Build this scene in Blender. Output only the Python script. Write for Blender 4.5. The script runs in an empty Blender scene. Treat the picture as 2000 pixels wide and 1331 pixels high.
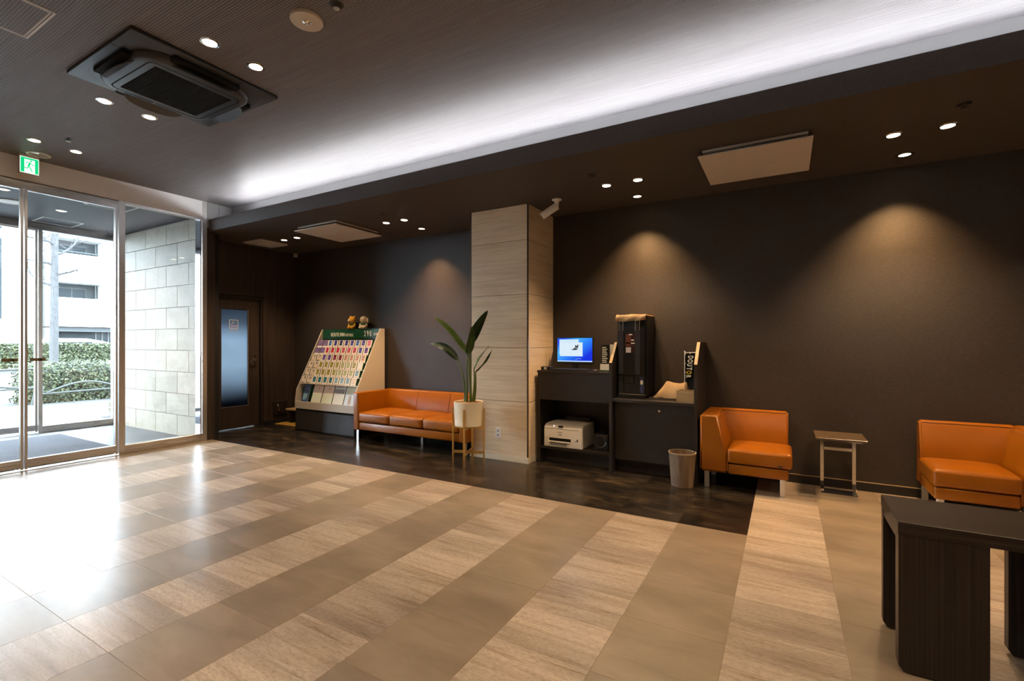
import bpy, bmesh, math, random
from mathutils import Vector, Matrix
random.seed(7)
SC = bpy.context.scene
COL = SC.collection
PI = math.pi

# ------------------------------------------------------------------ camera
cam_d = bpy.data.cameras.new('camera'); cam = bpy.data.objects.new('camera', cam_d); COL.objects.link(cam)
cam.location = (0, 0, 1.3); cam.rotation_euler = (PI/2, 0, math.atan2(534, 933))
cam_d.sensor_width = 36; cam_d.lens = 933/2000*36; cam_d.shift_y = 0.003
cam_d.clip_start = 0.05; cam_d.clip_end = 300
SC.camera = cam
# ------------------------------------------------------------------ world, sun, exposure
W = bpy.data.worlds.new('sky'); SC.world = W; W.use_nodes = True
bg = W.node_tree.nodes['Background']; bg.inputs[0].default_value = (0.72, 0.86, 1.0, 1); bg.inputs[1].default_value = 34.0
sun_d = bpy.data.lights.new('sun', 'SUN'); sun = bpy.data.objects.new('sun', sun_d); COL.objects.link(sun)
sun_d.energy = 9.0; sun_d.angle = 0.01; sun_d.color = (1, .96, .9)
sun.rotation_euler = Vector((-0.62, 0.45, -0.75)).to_track_quat('-Z', 'Y').to_euler()
SC.view_settings.view_transform = 'Standard'; SC.view_settings.look = 'None'
SC.view_settings.exposure = 0.0; SC.view_settings.gamma = 1.0; SC.view_settings.use_curve_mapping = False
WARM = (1.0, 0.70, 0.42)
P_MAIN, P_SOF, P_WASH, P_COVE = 41, 80, 215, 62

# ------------------------------------------------------------------ materials
def newmat(n):
    m = bpy.data.materials.new(n); m.use_nodes = True
    return m, m.node_tree.nodes, m.node_tree.links, m.node_tree.nodes['Principled BSDF']
def mat(n, c, r=.5, metal=0., spec=.5, em=None, es=0., coat=0.):
    m, N, L, b = newmat(n)
    b.inputs['Base Color'].default_value = (*c, 1); b.inputs['Roughness'].default_value = r
    b.inputs['Metallic'].default_value = metal; b.inputs['Specular IOR Level'].default_value = spec
    b.inputs['Coat Weight'].default_value = coat
    if em: b.inputs['Emission Color'].default_value = (*em, 1); b.inputs['Emission Strength'].default_value = es
    return m
def coords(N, L, sc, kind='Object', rnd=True):
    tc = N.new('ShaderNodeTexCoord'); mp = N.new('ShaderNodeMapping')
    mp.inputs['Scale'].default_value = sc
    L.new(tc.outputs[kind], mp.inputs['Vector'])
    if rnd:
        oi = N.new('ShaderNodeObjectInfo'); mu = N.new('ShaderNodeMath'); mu.operation = 'MULTIPLY'; mu.inputs[1].default_value = 57.0
        L.new(oi.outputs['Random'], mu.inputs[0])
        cb = N.new('ShaderNodeCombineXYZ')
        for i in range(3): L.new(mu.outputs[0], cb.inputs[i])
        L.new(cb.outputs[0], mp.inputs['Location'])
    return mp.outputs[0]
def noise(N, L, vec, scale=1., detail=4., rough=.55, dist=0.):
    t = N.new('ShaderNodeTexNoise'); t.inputs['Scale'].default_value = scale; t.inputs['Detail'].default_value = detail
    t.inputs['Roughness'].default_value = rough; t.inputs['Distortion'].default_value = dist
    L.new(vec, t.inputs['Vector']); return t.outputs['Fac']
def ramp(N, L, fac, stops):
    r = N.new('ShaderNodeValToRGB'); e = r.color_ramp.elements
    while len(e) < len(stops): e.new(.5)
    for k, (p, c) in enumerate(stops): e[k].position = p; e[k].color = (*c, 1)
    L.new(fac, r.inputs[0]); return r.outputs[0]
def mixc(N, L, fac, a, b, mode='MIX'):
    m = N.new('ShaderNodeMix'); m.data_type = 'RGBA'; m.blend_type = mode
    if isinstance(fac, float): m.inputs[0].default_value = fac
    else: L.new(fac, m.inputs[0])
    for i, v in ((6, a), (7, b)):
        if isinstance(v, tuple): m.inputs[i].default_value = (*v, 1)
        else: L.new(v, m.inputs[i])
    return m.outputs[2]
def bump(N, L, b, h, strength=.2, dist=.002):
    n = N.new('ShaderNodeBump'); n.inputs['Strength'].default_value = strength; n.inputs['Distance'].default_value = dist
    L.new(h, n.inputs['Height']); L.new(n.outputs[0], b.inputs['Normal'])
def grain(n, sc, stops, r=.45, spec=.4, bs=.15, detail=5., rnd=True, sc2=None, amt2=.35, r2=None, coat=0.):
    """streaky procedural surface: noise stretched by sc (object space) through a colour ramp"""
    m, N, L, b = newmat(n)
    v = coords(N, L, sc, rnd=rnd); f = noise(N, L, v, 1., detail, .6, .3)
    c = ramp(N, L, f, stops)
    if sc2:
        v2 = coords(N, L, sc2, rnd=rnd); f2 = noise(N, L, v2, 1., 3., .5)
        c = mixc(N, L, amt2, c, ramp(N, L, f2, [(.3, (.35, .35, .35)), (.7, (1.3, 1.3, 1.3))]), 'MULTIPLY')
    L.new(c, b.inputs['Base Color']); b.inputs['Roughness'].default_value = r; b.inputs['Specular IOR Level'].default_value = spec
    b.inputs['Coat Weight'].default_value = coat
    if bs: bump(N, L, b, f, bs)
    return m

M = {}
# floor
def tilemat(n, sc, stops, sc2, stops2, r, vary=.18, spec=1.0, fine=None):
    m, N, L, b = newmat(n)
    v = coords(N, L, sc); f = noise(N, L, v, 1., 7., .62, .6)
    c = ramp(N, L, f, stops)
    v2 = coords(N, L, sc2); f2 = noise(N, L, v2, 1., 3., .5, .2)
    c = mixc(N, L, 1.0, c, ramp(N, L, f2, stops2), 'MULTIPLY')
    if fine:
        f3 = noise(N, L, coords(N, L, fine), 1., 3., .6); c = mixc(N, L, 1.0, c, ramp(N, L, f3, [(.36, (.80, .78, .76)), (.5, (1, 1, 1)), (.66, (1.10, 1.09, 1.08))]), 'MULTIPLY')
    oi = N.new('ShaderNodeObjectInfo'); mr = N.new('ShaderNodeMapRange'); mr.inputs[3].default_value = 1-vary; mr.inputs[4].default_value = 1+vary*.6
    L.new(oi.outputs['Random'], mr.inputs[0])
    cb = N.new('ShaderNodeCombineColor')
    for i in range(3): L.new(mr.outputs[0], cb.inputs[i])
    c = mixc(N, L, 1.0, c, cb.outputs[0], 'MULTIPLY')
    L.new(c, b.inputs['Base Color']); b.inputs['Roughness'].default_value = r
    b.inputs['Specular IOR Level'].default_value = spec
    if spec > .9: b.inputs['Coat Weight'].default_value = .5; b.inputs['Coat Roughness'].default_value = .4
    return m
M['trav'] = tilemat('travertine tile', (2.2, 34, 1), [(.30, (.27, .205, .145)), (.40, (.375, .30, .225)), (.50, (.42, .345, .27)), (.60, (.465, .385, .305)), (.70, (.40, .32, .24))],
                    (.7, 3.2, 1), [(.38, (.74, .72, .71)), (.47, (.97, .96, .95)), (.58, (1.12, 1.11, 1.10))], .27, .16, 1.0, (40, 170, 1))
M['tan'] = tilemat('tan tile', (2.5, 7, 1), [(.32, (.235, .180, .120)), (.5, (.268, .208, .142)), (.68, (.30, .236, .165))],
                   (2.2, 4, 1), [(.36, (.91, .91, .91)), (.64, (1.07, 1.07, 1.07))], .27, .10)
M['slate'] = tilemat('slate tile', (4.5, 10, 1), [(.34, (.011, .010, .009)), (.47, (.019, .016, .014)), (.57, (.030, .024, .019)), (.70, (.07, .053, .032))],
                     (2.2, 4, 1), [(.38, (.70, .70, .71)), (.62, (1.35, 1.28, 1.15))], .24, .25, .45)
M['grout'] = mat('floor bed', (.26, .20, .14), .5)
M['vest_tile'] = tilemat('grey entrance tile', (5, 9, 1), [(.3, (.07, .073, .08)), (.7, (.095, .098, .105))], (1, 2, 1), [(.3, (.9, .9, .9)), (.7, (1.1, 1.1, 1.1))], .45, .1, .4)
M['stone'] = tilemat('pale sandstone', (6, 6, 9), [(.3, (.255, .218, .165)), (.5, (.30, .258, .20)), (.7, (.33, .288, .228))], (2, 2, 4), [(.3, (.88, .88, .88)), (.7, (1.06, 1.06, 1.06))], .6, .09, .3)
# ribbed ceiling
def ceilmat(n, dark, light, pitch):
    m, N, L, b = newmat(n)
    tc = N.new('ShaderNodeTexCoord'); sp = N.new('ShaderNodeSeparateXYZ'); L.new(tc.outputs['Object'], sp.inputs[0])
    d = N.new('ShaderNodeMath'); d.operation = 'DIVIDE'; d.inputs[1].default_value = pitch; L.new(sp.outputs[1], d.inputs[0])
    fr = N.new('ShaderNodeMath'); fr.operation = 'FRACT'; L.new(d.outputs[0], fr.inputs[0])
    line = ramp(N, L, fr.outputs[0], [(0, (0, 0, 0)), (.80, (0, 0, 0)), (.88, (1, 1, 1)), (.94, (1, 1, 1)), (1, (0, 0, 0))])
    v = coords(N, L, (.8, 40, 1), rnd=False); f = noise(N, L, v, 1., 5., .6)
    v2 = coords(N, L, (3, 190, 1), rnd=False); f2 = noise(N, L, v2, 1., 3., .6)
    base = mixc(N, L, f, tuple(x*.72 for x in dark), tuple(x*1.25 for x in dark))
    base = mixc(N, L, .5, base, ramp(N, L, f2, [(.35, (.6, .6, .6)), (.65, (1.4, 1.4, 1.4))]), 'MULTIPLY')
    L.new(mixc(N, L, line, base, light), b.inputs['Base Color']); b.inputs['Roughness'].default_value = .45
    b.inputs['Specular IOR Level'].default_value = .12
    bump(N, L, b, line, .25, .002)
    return m
M['ceil'] = ceilmat('ribbed wood ceiling', (.140, .134, .142), (.44, .43, .44), .0147)
M['vceil'] = ceilmat('vestibule ceiling', (.022, .026, .032), (.032, .036, .042), .03)
M['soffit'] = grain('brown painted soffit', (60, 60, 60), [(.3, (.060, .050, .045)), (.7, (.076, .064, .058))], .55, .3, .1, rnd=False)
M['cove'] = mat('pale cove lining', (.27, .27, .28), .6)
# walls
def wallmat():
    m, N, L, b = newmat('brown woven wallpaper')
    v = coords(N, L, (34, 34, 330), rnd=False); f = noise(N, L, v, 1., 5., .7)
    v2 = coords(N, L, (110, 110, 620), rnd=False); f2 = noise(N, L, v2, 1., 2., .6)
    c = ramp(N, L, f, [(.3, (.0165, .0128, .0115)), (.52, (.031, .024, .021)), (.72, (.056, .043, .036))])
    L.new(c, b.inputs['Base Color'])
    r = N.new('ShaderNodeMapRange'); r.inputs[3].default_value = .26; r.inputs[4].default_value = .62; L.new(f2, r.inputs[0])
    L.new(r.outputs[0], b.inputs['Roughness']); b.inputs['Specular IOR Level'].default_value = .55
    bump(N, L, b, f2, .55, .003)
    return m
M['wall'] = wallmat()
M['vwood'] = grain('dark vertical grain wood', (90, 90, 1.2), [(.3, (.020, .013, .010)), (.5, (.042, .028, .021)), (.7, (.065, .045, .034))], .42, .4, .12, rnd=False)
M['ebony'] = grain('striped ebony laminate', (150, 150, .9), [(.3, (.010, .0075, .007)), (.5, (.022, .0155, .013)), (.60, (.032, .022, .017)), (.75, (.06, .037, .027))], .36, .35, .05)
M['ebony_x'] = grain('striped ebony laminate top', (.9, 150, 150), [(.3, (.014, .010, .009)), (.5, (.026, .019, .015)), (.7, (.05, .035, .024))], .36, .3, .05)
M['desk'] = grain('dark brown laminate', (6, 120, 120), [(.3, (.022, .0165, .014)), (.7, (.033, .026, .022))], .42, .4, .05)
M['col'] = grain('beige grained column panel', (2.2, 2.2, 34), [(.28, (.58, .435, .285)), (.5, (.68, .53, .36)), (.72, (.76, .61, .43))], .42, .4, .05, sc2=(.8, .8, 3), amt2=.15)
M['plain'] = mat('beige painted wall', (.74, .70, .63), .7)
# metals, glass
def steel(n, c, r, sc):
    m, N, L, b = newmat(n)
    v = coords(N, L, sc); f = noise(N, L, v, 1., 3., .5)
    b.inputs['Base Color'].default_value = (*c, 1); b.inputs['Metallic'].default_value = 1
    mr = N.new('ShaderNodeMapRange'); mr.inputs[3].default_value = r*.7; mr.inputs[4].default_value = r*1.4; L.new(f, mr.inputs[0]); L.new(mr.outputs[0], b.inputs['Roughness'])
    b.inputs['Anisotropic'].default_value = .5
    if n.startswith('satin'): b.inputs['Metallic'].default_value = .0
    return m
M['steel'] = steel('brushed stainless steel', (.60, .58, .56), .28, (200, 2, 200))
M['steelv'] = steel('brushed stainless post', (.66, .64, .62), .36, (200, 200, 2))
M['header'] = steel('satin stainless header', (.90, .91, .93), .40, (200, 2, 200))
M['mirror'] = mat('polished steel', (.78, .78, .80), .06, 1)
M['chrome'] = mat('chrome', (.72, .71, .70), .08, 1)
M['brass'] = mat('brushed brass', (.70, .46, .15), .3, 1)
M['bronze'] = mat('bronze handle strip', (.22, .19, .12), .4, .6)
M['alu'] = mat('bronze aluminium trim', (.24, .22, .21), .25, 1)
M['black_gap'] = mat('black joints and painted gap shade', (.01, .01, .01), .8)
def glassmat(n, tint, rough=0.):
    m, N, L, b = newmat(n); N.remove(b)
    o = N['Material Output']; t = N.new('ShaderNodeBsdfTransparent'); t.inputs[0].default_value = (*tint, 1)
    g = N.new('ShaderNodeBsdfGlossy'); g.inputs[0].default_value = (1, 1, 1, 1); g.inputs[1].default_value = rough
    lw = N.new('ShaderNodeLayerWeight'); lw.inputs[0].default_value = .5
    pw = N.new('ShaderNodeMath'); pw.operation = 'POWER'; pw.inputs[1].default_value = 5.0; L.new(lw.outputs['Facing'], pw.inputs[0])
    fr = N.new('ShaderNodeMath'); fr.operation = 'MULTIPLY_ADD'; fr.inputs[1].default_value = .9; fr.inputs[2].default_value = .04; L.new(pw.outputs[0], fr.inputs[0])
    mx = N.new('ShaderNodeMixShader'); L.new(fr.outputs[0], mx.inputs[0]); L.new(t.outputs[0], mx.inputs[1]); L.new(g.outputs[0], mx.inputs[2]); L.new(mx.outputs[0], o.inputs[0])
    return m
M['glass'] = glassmat('clear glass', (.955, .965, .96))
def frost():
    m, N, L, b = newmat('frosted gradient film'); N.remove(b)
    o = N['Material Output']; tc = N.new('ShaderNodeTexCoord'); sp = N.new('ShaderNodeSeparateXYZ'); L.new(tc.outputs['Generated'], sp.inputs[0])
    f = ramp(N, L, sp.outputs[2], [(0, (.0, .0, .0)), (.05, (.05, .05, .05)), (.25, (.75, .75, .75)), (.42, (1, 1, 1)), (.68, (.8, .8, .8)), (.86, (.22, .22, .22)), (1, (.10, .10, .10))])
    t = N.new('ShaderNodeBsdfTransparent'); t.inputs[0].default_value = (.055, .06, .075, 1)  # dark tint paints in the dimness of the room behind the clear glass
    tr = N.new('ShaderNodeBsdfTranslucent'); tr.inputs[0].default_value = (.70, .82, .92, 1)
    g = N.new('ShaderNodeBsdfGlossy'); g.inputs[1].default_value = .05
    mx = N.new('ShaderNodeMixShader'); L.new(f, mx.inputs[0]); L.new(t.outputs[0], mx.inputs[1]); L.new(tr.outputs[0], mx.inputs[2])
    fr = N.new('ShaderNodeFresnel'); m2 = N.new('ShaderNodeMixShader'); L.new(fr.outputs[0], m2.inputs[0]); L.new(mx.outputs[0], m2.inputs[1]); L.new(g.outputs[0], m2.inputs[2])
    L.new(m2.outputs[0], o.inputs[0]); return m
M['frost'] = frost()
# soft goods and small things
def leather():
    m, N, L, b = newmat('orange leather')
    v = coords(N, L, (420, 420, 420)); f = noise(N, L, v, 1., 3., .6)
    v2 = coords(N, L, (5, 5, 5)); f2 = noise(N, L, v2, 1., 2., .5)
    L.new(mixc(N, L, f2, (.225, .066, .0010), (.29, .086, .0014)), b.inputs['Base Color'])
    b.inputs['Roughness'].default_value = .30; b.inputs['Specular IOR Level'].default_value = .35
    bump(N, L, b, f, .12, .001); return m
M['leather'] = leather()
M['cream'] = mat('cream glazed pot', (.78, .70, .54), .35)
M['soil'] = grain('bark mulch', (60, 60, 60), [(.3, (.12, .06, .02)), (.7, (.35, .19, .07))], .9, .2, .6)
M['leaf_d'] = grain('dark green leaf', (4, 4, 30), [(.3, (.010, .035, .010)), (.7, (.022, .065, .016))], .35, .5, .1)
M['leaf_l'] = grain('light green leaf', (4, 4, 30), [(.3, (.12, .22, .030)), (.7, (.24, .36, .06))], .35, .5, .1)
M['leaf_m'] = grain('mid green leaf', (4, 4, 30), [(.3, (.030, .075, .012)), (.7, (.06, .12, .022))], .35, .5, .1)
M['stalk'] = grain('green stalk', (20, 20, 3), [(.3, (.05, .10, .02)), (.7, (.14, .19, .04))], .4, .4, .05)
M['white'] = mat('white plastic', (.74, .72, .68), .4)
M['offwhite'] = mat('off white board', (.52, .46, .385), .45)
M['beige_panel'] = mat('beige vent panel', (.60, .54, .47), .45)
M['printer'] = mat('printer white plastic', (.74, .68, .58), .4)
M['printer_g'] = mat('printer grey plastic', (.30, .29, .28), .45)
M['black'] = mat('black plastic', (.012, .012, .013), .35)
M['blackm'] = mat('matte black', (.007, .007, .007), .8, spec=.2)
M['charcoal'] = mat('charcoal plastic', (.020, .023, .029), .42)
M['charcoal2'] = mat('charcoal plastic lighter', (.030, .034, .042), .36)
M['machine'] = mat('black machine panel', (.008, .009, .011), .3, spec=.35)
M['machine2'] = mat('glossy black strip', (.02, .02, .024), .12)
M['cloth'] = grain('tan cotton cloth', (90, 90, 90), [(.3, (.52, .38, .22)), (.7, (.66, .50, .31))], .85, .15, .3, rnd=False)
M['lightwood'] = grain('pale wood edge', (8, 8, 60), [(.3, (.30, .215, .12)), (.7, (.40, .30, .18))], .5, .3, .05)
M['boxwood'] = grain('brown wood box', (6, 60, 60), [(.3, (.30, .20, .09)), (.7, (.42, .29, .15))], .55, .3, .05)
M['binwood'] = grain('walnut veneer bin', (26, 26, 2.2), [(.3, (.12, .075, .043)), (.5, (.19, .125, .074)), (.7, (.25, .17, .105))], .5, .35, .05)
M['led'] = mat('lit downlight lens', (1, .9, .75), .4, em=(1, .80, .55), es=14)
M['led2'] = mat('lit wall washer lens', (1, .9, .75), .4, em=(1, .72, .42), es=9)
M['cove_led'] = mat('cove tube', (1, 1, 1), .4, em=(.96, .97, 1.0), es=P_COVE)
M['green_lit'] = mat('lit exit green', (0, .5, .2), .4, em=(.0, .62, .22), es=1.0)
M['white_lit'] = mat('lit exit white', (.9, .9, .9), .4, em=(.86, 1, .92), es=1.0)
M['green'] = mat('deep green header board', (.006, .055, .022), .3)
M['letter'] = mat('cream lettering', (.80, .76, .62), .5)
M['paper'] = mat('white paper', (.74, .70, .62), .6)
def screen():
    m, N, L, b = newmat('lit computer screen')
    tc = N.new('ShaderNodeTexCoord'); sp = N.new('ShaderNodeSeparateXYZ'); L.new(tc.outputs['Generated'], sp.inputs[0])
    ad = N.new('ShaderNodeMath'); ad.operation = 'MULTIPLY_ADD'; ad.inputs[1].default_value = -.55; L.new(sp.outputs[2], ad.inputs[0])
    a2 = N.new('ShaderNodeMath'); a2.operation = 'MULTIPLY_ADD'; a2.inputs[1].default_value = .62; a2.inputs[2].default_value = .42; L.new(sp.outputs[0], a2.inputs[0]); L.new(a2.outputs[0], ad.inputs[2])
    c = ramp(N, L, ad.outputs[0], [(.0, (.01, .08, .75)), (.25, (.06, .42, .9)), (.5, (.02, .22, .95)), (.8, (.004, .03, .75))])
    b.inputs['Base Color'].default_value = (0, 0, 0, 1); L.new(c, b.inputs['Emission Color']); b.inputs['Emission Strength'].default_value = 1.0
    b.inputs['Roughness'].default_value = .3
    return m
M['screen'] = screen()
M['win_lit'] = mat('lit window on screen', (0, 0, 0), .4, em=(.62, .80, .95), es=1.0)
M['bar_lit'] = mat('lit task bar on screen', (0, 0, 0), .4, em=(.45, .66, .95), es=1.0)
M['ink_lit'] = mat('dark artwork on screen', (.02, .03, .05), .4)
M['mat_rub'] = grain('blue grey loop mat', (120, 120, 120), [(.35, (.026, .028, .04)), (.65, (.075, .080, .10))], .9, .2, .6)
# exterior
M['facade'] = mat('white facade', (.62, .62, .61), .8, spec=.1)
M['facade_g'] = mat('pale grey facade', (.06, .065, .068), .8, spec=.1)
M['brickf'] = mat('pale brick', (.62, .60, .58), .9, spec=.1)
M['mortar'] = mat('pale mortar', (.42, .41, .40), .9, spec=.1)
M['win_glass'] = mat('far window glass', (.012, .019, .023), .3, spec=.12)
M['win_frame'] = mat('white window frame', (.10, .10, .10), .6, spec=.1)
M['garage'] = mat('blue grey shutter', (.024, .030, .034), .7, spec=.1)
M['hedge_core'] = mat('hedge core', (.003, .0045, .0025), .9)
M['hedge_l'] = grain('hedge leaves', (9, 9, 9), [(.35, (.007, .013, .0055)), (.5, (.023, .034, .013)), (.65, (.085, .095, .044))], .55, .35, 0, rnd=False)
M['bark'] = grain('grey bark', (20, 20, 6), [(.3, (.030, .030, .031)), (.7, (.062, .062, .064))], .85, .2, .3)
M['asphalt'] = grain('grey asphalt', (30, 30, 30), [(.3, (.026, .026, .028)), (.7, (.036, .036, .038))], .85, .2, .1, rnd=False)
M['pave'] = tilemat('pale paving', (4, 4, 1), [(.3, (.045, .046, .048)), (.7, (.058, .059, .061))], (1, 1, 1), [(.3, (.92, .92, .92)), (.7, (1.06, 1.06, 1.06))], .7, .08, .2)
M['road_white'] = mat('road marking white', (.2, .2, .2), .7)
M['pipe'] = mat('grey green pipe', (.04, .046, .044), .6, spec=.2)
M['carwhite'] = mat('white car paint', (.8, .8, .8), .2, coat=.5)
M['tyre'] = mat('tyre rubber', (.02, .02, .02), .8)
M['grass'] = grain('dry grass', (30, 30, 30), [(.3, (.04, .045, .01)), (.7, (.10, .095, .03))], .8, .2, 0)

# ------------------------------------------------------------------ mesh helpers
def org(p):
    v = Vector((0, 0, 0))
    while p is not None: v += p.location; p = p.parent
    return v
def obj(name, bm, m, parent=None, smooth=None, label=None, stuff=False, kind=None):
    if parent is not None:
        o_ = org(parent)
        if o_.length: bmesh.ops.translate(bm, verts=bm.verts, vec=-o_)
    me = bpy.data.meshes.new(name); bm.normal_update(); bm.to_mesh(me); bm.free()
    if smooth is not None:
        me.polygons.foreach_set('use_smooth', [True]*len(me.polygons)); me.set_sharp_from_angle(angle=math.radians(smooth))
    for x in (m if isinstance(m, (list, tuple)) else [m]): me.materials.append(x)
    o = bpy.data.objects.new(name, me); COL.objects.link(o)
    if parent is not None: o.parent = parent
    if label: o['label'] = label
    if stuff: o['kind'] = 'stuff'
    if kind: o['kind'] = kind
    return o
def thing(name, label, cat, loc, group=None):
    o = bpy.data.objects.new(name, None); COL.objects.link(o); o.location = loc; o.empty_display_size = .1
    o['label'] = label; o['category'] = cat
    if group: o['group'] = group
    return o
def tag(o, label, cat, group=None):
    o['label'] = label; o['category'] = cat
    if group: o['group'] = group
    return o
def struct(name, bm, m, smooth=None): return obj(name, bm, m, smooth=smooth, kind='structure')
def sempty(name, loc):
    o = bpy.data.objects.new(name, None); COL.objects.link(o); o.location = loc; o['kind'] = 'structure'; o.empty_display_size = .1
    return o
def dup(r, loc, label=None, group=None):
    c = r.copy(); COL.objects.link(c); c.location = loc
    if label: c['label'] = label
    if group: c['group'] = group
    def rec(a, b):
        for ch in a.children:
            d = ch.copy(); COL.objects.link(d); d.parent = b; rec(ch, d)
    rec(r, c); return c
def B(): return bmesh.new()
def box(bm, x0, x1, y0, y1, z0, z1, bev=0., seg=2, mi=0):
    vs = [bm.verts.new(p) for p in ((x0, y0, z0), (x1, y0, z0), (x1, y1, z0), (x0, y1, z0), (x0, y0, z1), (x1, y0, z1), (x1, y1, z1), (x0, y1, z1))]
    fs = [bm.faces.new([vs[i] for i in q]) for q in ((3, 2, 1, 0), (4, 5, 6, 7), (0, 1, 5, 4), (1, 2, 6, 5), (2, 3, 7, 6), (3, 0, 4, 7))]
    for f in fs: f.material_index = mi
    if bev > 0:
        es = list({e for f in fs for e in f.edges})
        r = bmesh.ops.bevel(bm, geom=es, offset=bev, segments=seg, profile=.5, affect='EDGES')
        for f in r['faces']: f.material_index = mi
    return bm
def bxx(*a, **k): return box(B(), *a, **k)
def prism(bm, pts, axis, a0, a1, mi=0):
    """extrude 2-D polygon: axis 'x' -> pts are (y,z); 'y' -> (x,z); 'z' -> (x,y)"""
    def P(p, a): return (a, p[0], p[1]) if axis == 'x' else (p[0], a, p[1]) if axis == 'y' else (p[0], p[1], a)
    A = [bm.verts.new(P(p, a0)) for p in pts]; C = [bm.verts.new(P(p, a1)) for p in pts]; n = len(pts)
    fs = [bm.faces.new(A[::-1]), bm.faces.new(C)] + [bm.faces.new((A[i], A[(i+1) % n], C[(i+1) % n], C[i])) for i in range(n)]
    for f in fs: f.material_index = mi
    bmesh.ops.recalc_face_normals(bm, faces=fs)
    return bm
def lathe(bm, prof, cx, cy, n=32, mi=0, cap0=False, cap1=False):
    rings = []
    for r, z in prof: rings.append([bm.verts.new((cx+r*math.cos(2*PI*i/n), cy+r*math.sin(2*PI*i/n), z)) for i in range(n)])
    for a, b in zip(rings, rings[1:]):
        for i in range(n):
            f = bm.faces.new((a[i], a[(i+1) % n], b[(i+1) % n], b[i])); f.material_index = mi
    if cap0: f = bm.faces.new(rings[0][::-1]); f.material_index = mi
    if cap1: f = bm.faces.new(rings[-1]); f.material_index = mi
    return bm
def tube(bm, pts, rad, n=8, mi=0, cap=True):
    pts = [Vector(p) for p in pts]; rs = rad if isinstance(rad, (list, tuple)) else [rad]*len(pts)
    rings = []; up = None
    for k, p in enumerate(pts):
        d = (pts[min(k+1, len(pts)-1)]-pts[max(k-1, 0)])
        d = d.normalized() if d.length > 1e-9 else Vector((0, 0, 1))
        if up is None: up = d.orthogonal().normalized()
        a = (up - d*up.dot(d)); a = a.normalized() if a.length > 1e-6 else d.orthogonal().normalized()
        up = a; b = d.cross(a)
        rings.append([bm.verts.new(p+(a*math.cos(2*PI*i/n)+b*math.sin(2*PI*i/n))*rs[k]) for i in range(n)])
    for A, C in zip(rings, rings[1:]):
        for i in range(n):
            f = bm.faces.new((A[i], A[(i+1) % n], C[(i+1) % n], C[i])); f.material_index = mi
    if cap:
        bm.faces.new(rings[0][::-1]).material_index = mi; bm.faces.new(rings[-1]).material_index = mi
    return bm
def bar(bm, a, b, w, h, mi=0, up=(0, 0, 1)):
    """rectangular bar from a to b, w sideways, h along up"""
    a, b = Vector(a), Vector(b); d = (b-a).normalized(); u = Vector(up); s = d.cross(u).normalized(); u = s.cross(d)
    vs = [bm.verts.new(p+s*i*w/2+u*j*h/2) for p in (a, b) for i, j in ((-1, -1), (1, -1), (1, 1), (-1, 1))]
    fs = [bm.faces.new([vs[i] for i in q]) for q in ((3, 2, 1, 0), (4, 5, 6, 7), (0, 1, 5, 4), (1, 2, 6, 5), (2, 3, 7, 6), (3, 0, 4, 7))]
    for f in fs: f.material_index = mi
    bmesh.ops.recalc_face_normals(bm, faces=fs); return bm
def text_bm(s, size, mtx, ext=.001, sx=1., align='CENTER', bold=0.):
    cu = bpy.data.curves.new('t', 'FONT'); cu.body = s; cu.size = size; cu.extrude = ext; cu.align_x = align; cu.align_y = 'CENTER'
    cu.resolution_u = 3; cu.offset = bold
    o = bpy.data.objects.new('t', cu); COL.objects.link(o)
    dg = bpy.context.evaluated_depsgraph_get(); dg.update()
    me = bpy.data.meshes.new_from_object(o.evaluated_get(dg))
    bm = B(); bm.from_mesh(me); bpy.data.objects.remove(o); bpy.data.curves.remove(cu); bpy.data.meshes.remove(me)
    bm.transform(mtx @ Matrix.Diagonal((sx, 1, 1, 1))); return bm
FRONT = Matrix.Rotation(PI/2, 4, 'X')                                   # text facing -Y, reading along +X
def at_front(x, y, z): return Matrix.Translation((x, y, z)) @ FRONT
FACEX = Matrix.Rotation(PI/2, 4, 'Z') @ FRONT                           # text facing +X, reading along +Y

def P(X, Y, z):
    fx, fy, rx, ry = -.4967, .8679, .8679, .4967
    t = X*fx+Y*fy
    if t < .1: return None
    return (1000+933*(X*rx+Y*ry)/t, 671.5-933*(z-1.3)/t)
def inview(pts, m=60):
    for p in pts:
        q = P(*p)
        if q and -m < q[0] < 2000+m and -m < q[1] < 1331+m: return True
    return False
CEIL, SOF, XL, YB = 3.2, 2.815, -6.74, 5.2
XR, YF = 4.2, -2.8

# ================================================================== SETTING
# floor with its tiles
floor = struct('floor', bxx(-7.3, XR+.1, YF-.1, YB+.1, -.2, -.0012), M['grout'])
def tile_mesh(nm, w, d, m, top=0., th=.0012):
    bm = bxx(-w/2, w/2, -d/2, d/2, top-th, top, .0004, 1)
    me = bpy.data.meshes.new(nm); bm.to_mesh(me); bm.free(); me.materials.append(m); return me
G = .0014
me_tan = tile_mesh('floor_tile', .45-G, .45-G, M['tan']); me_trav = tile_mesh('floor_tile', .45-G, .30-G, M['trav']); me_sl = tile_mesh('floor_tile', .4498, .4498, M['slate'])
def put_tile(me, x, y, parent=floor, z=0):
    o = bpy.data.objects.new('floor_tile', me); COL.objects.link(o); o.parent = parent; o.location = (x, y, z); return o
for k in range(-15, 8):
    x0 = -.225+.45*k; cx = x0+.225
    light = (k % 2 == 0)
    if cx < XL-.1: continue
    ymax = YB if k >= 0 else 3.6
    step = .3 if light else .45
    n = int(math.ceil((ymax+.9)/step))
    for j in range(n):
        cy = -.9+step*(j+.5)
        if cy-step/2 > ymax-.02: continue
        pts = [(cx+a, cy+b, 0) for a in (-.225, 0, .225) for b in (-step/2, 0, step/2)]
        if inview(pts): put_tile(me_trav if light else me_tan, cx, cy)
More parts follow.
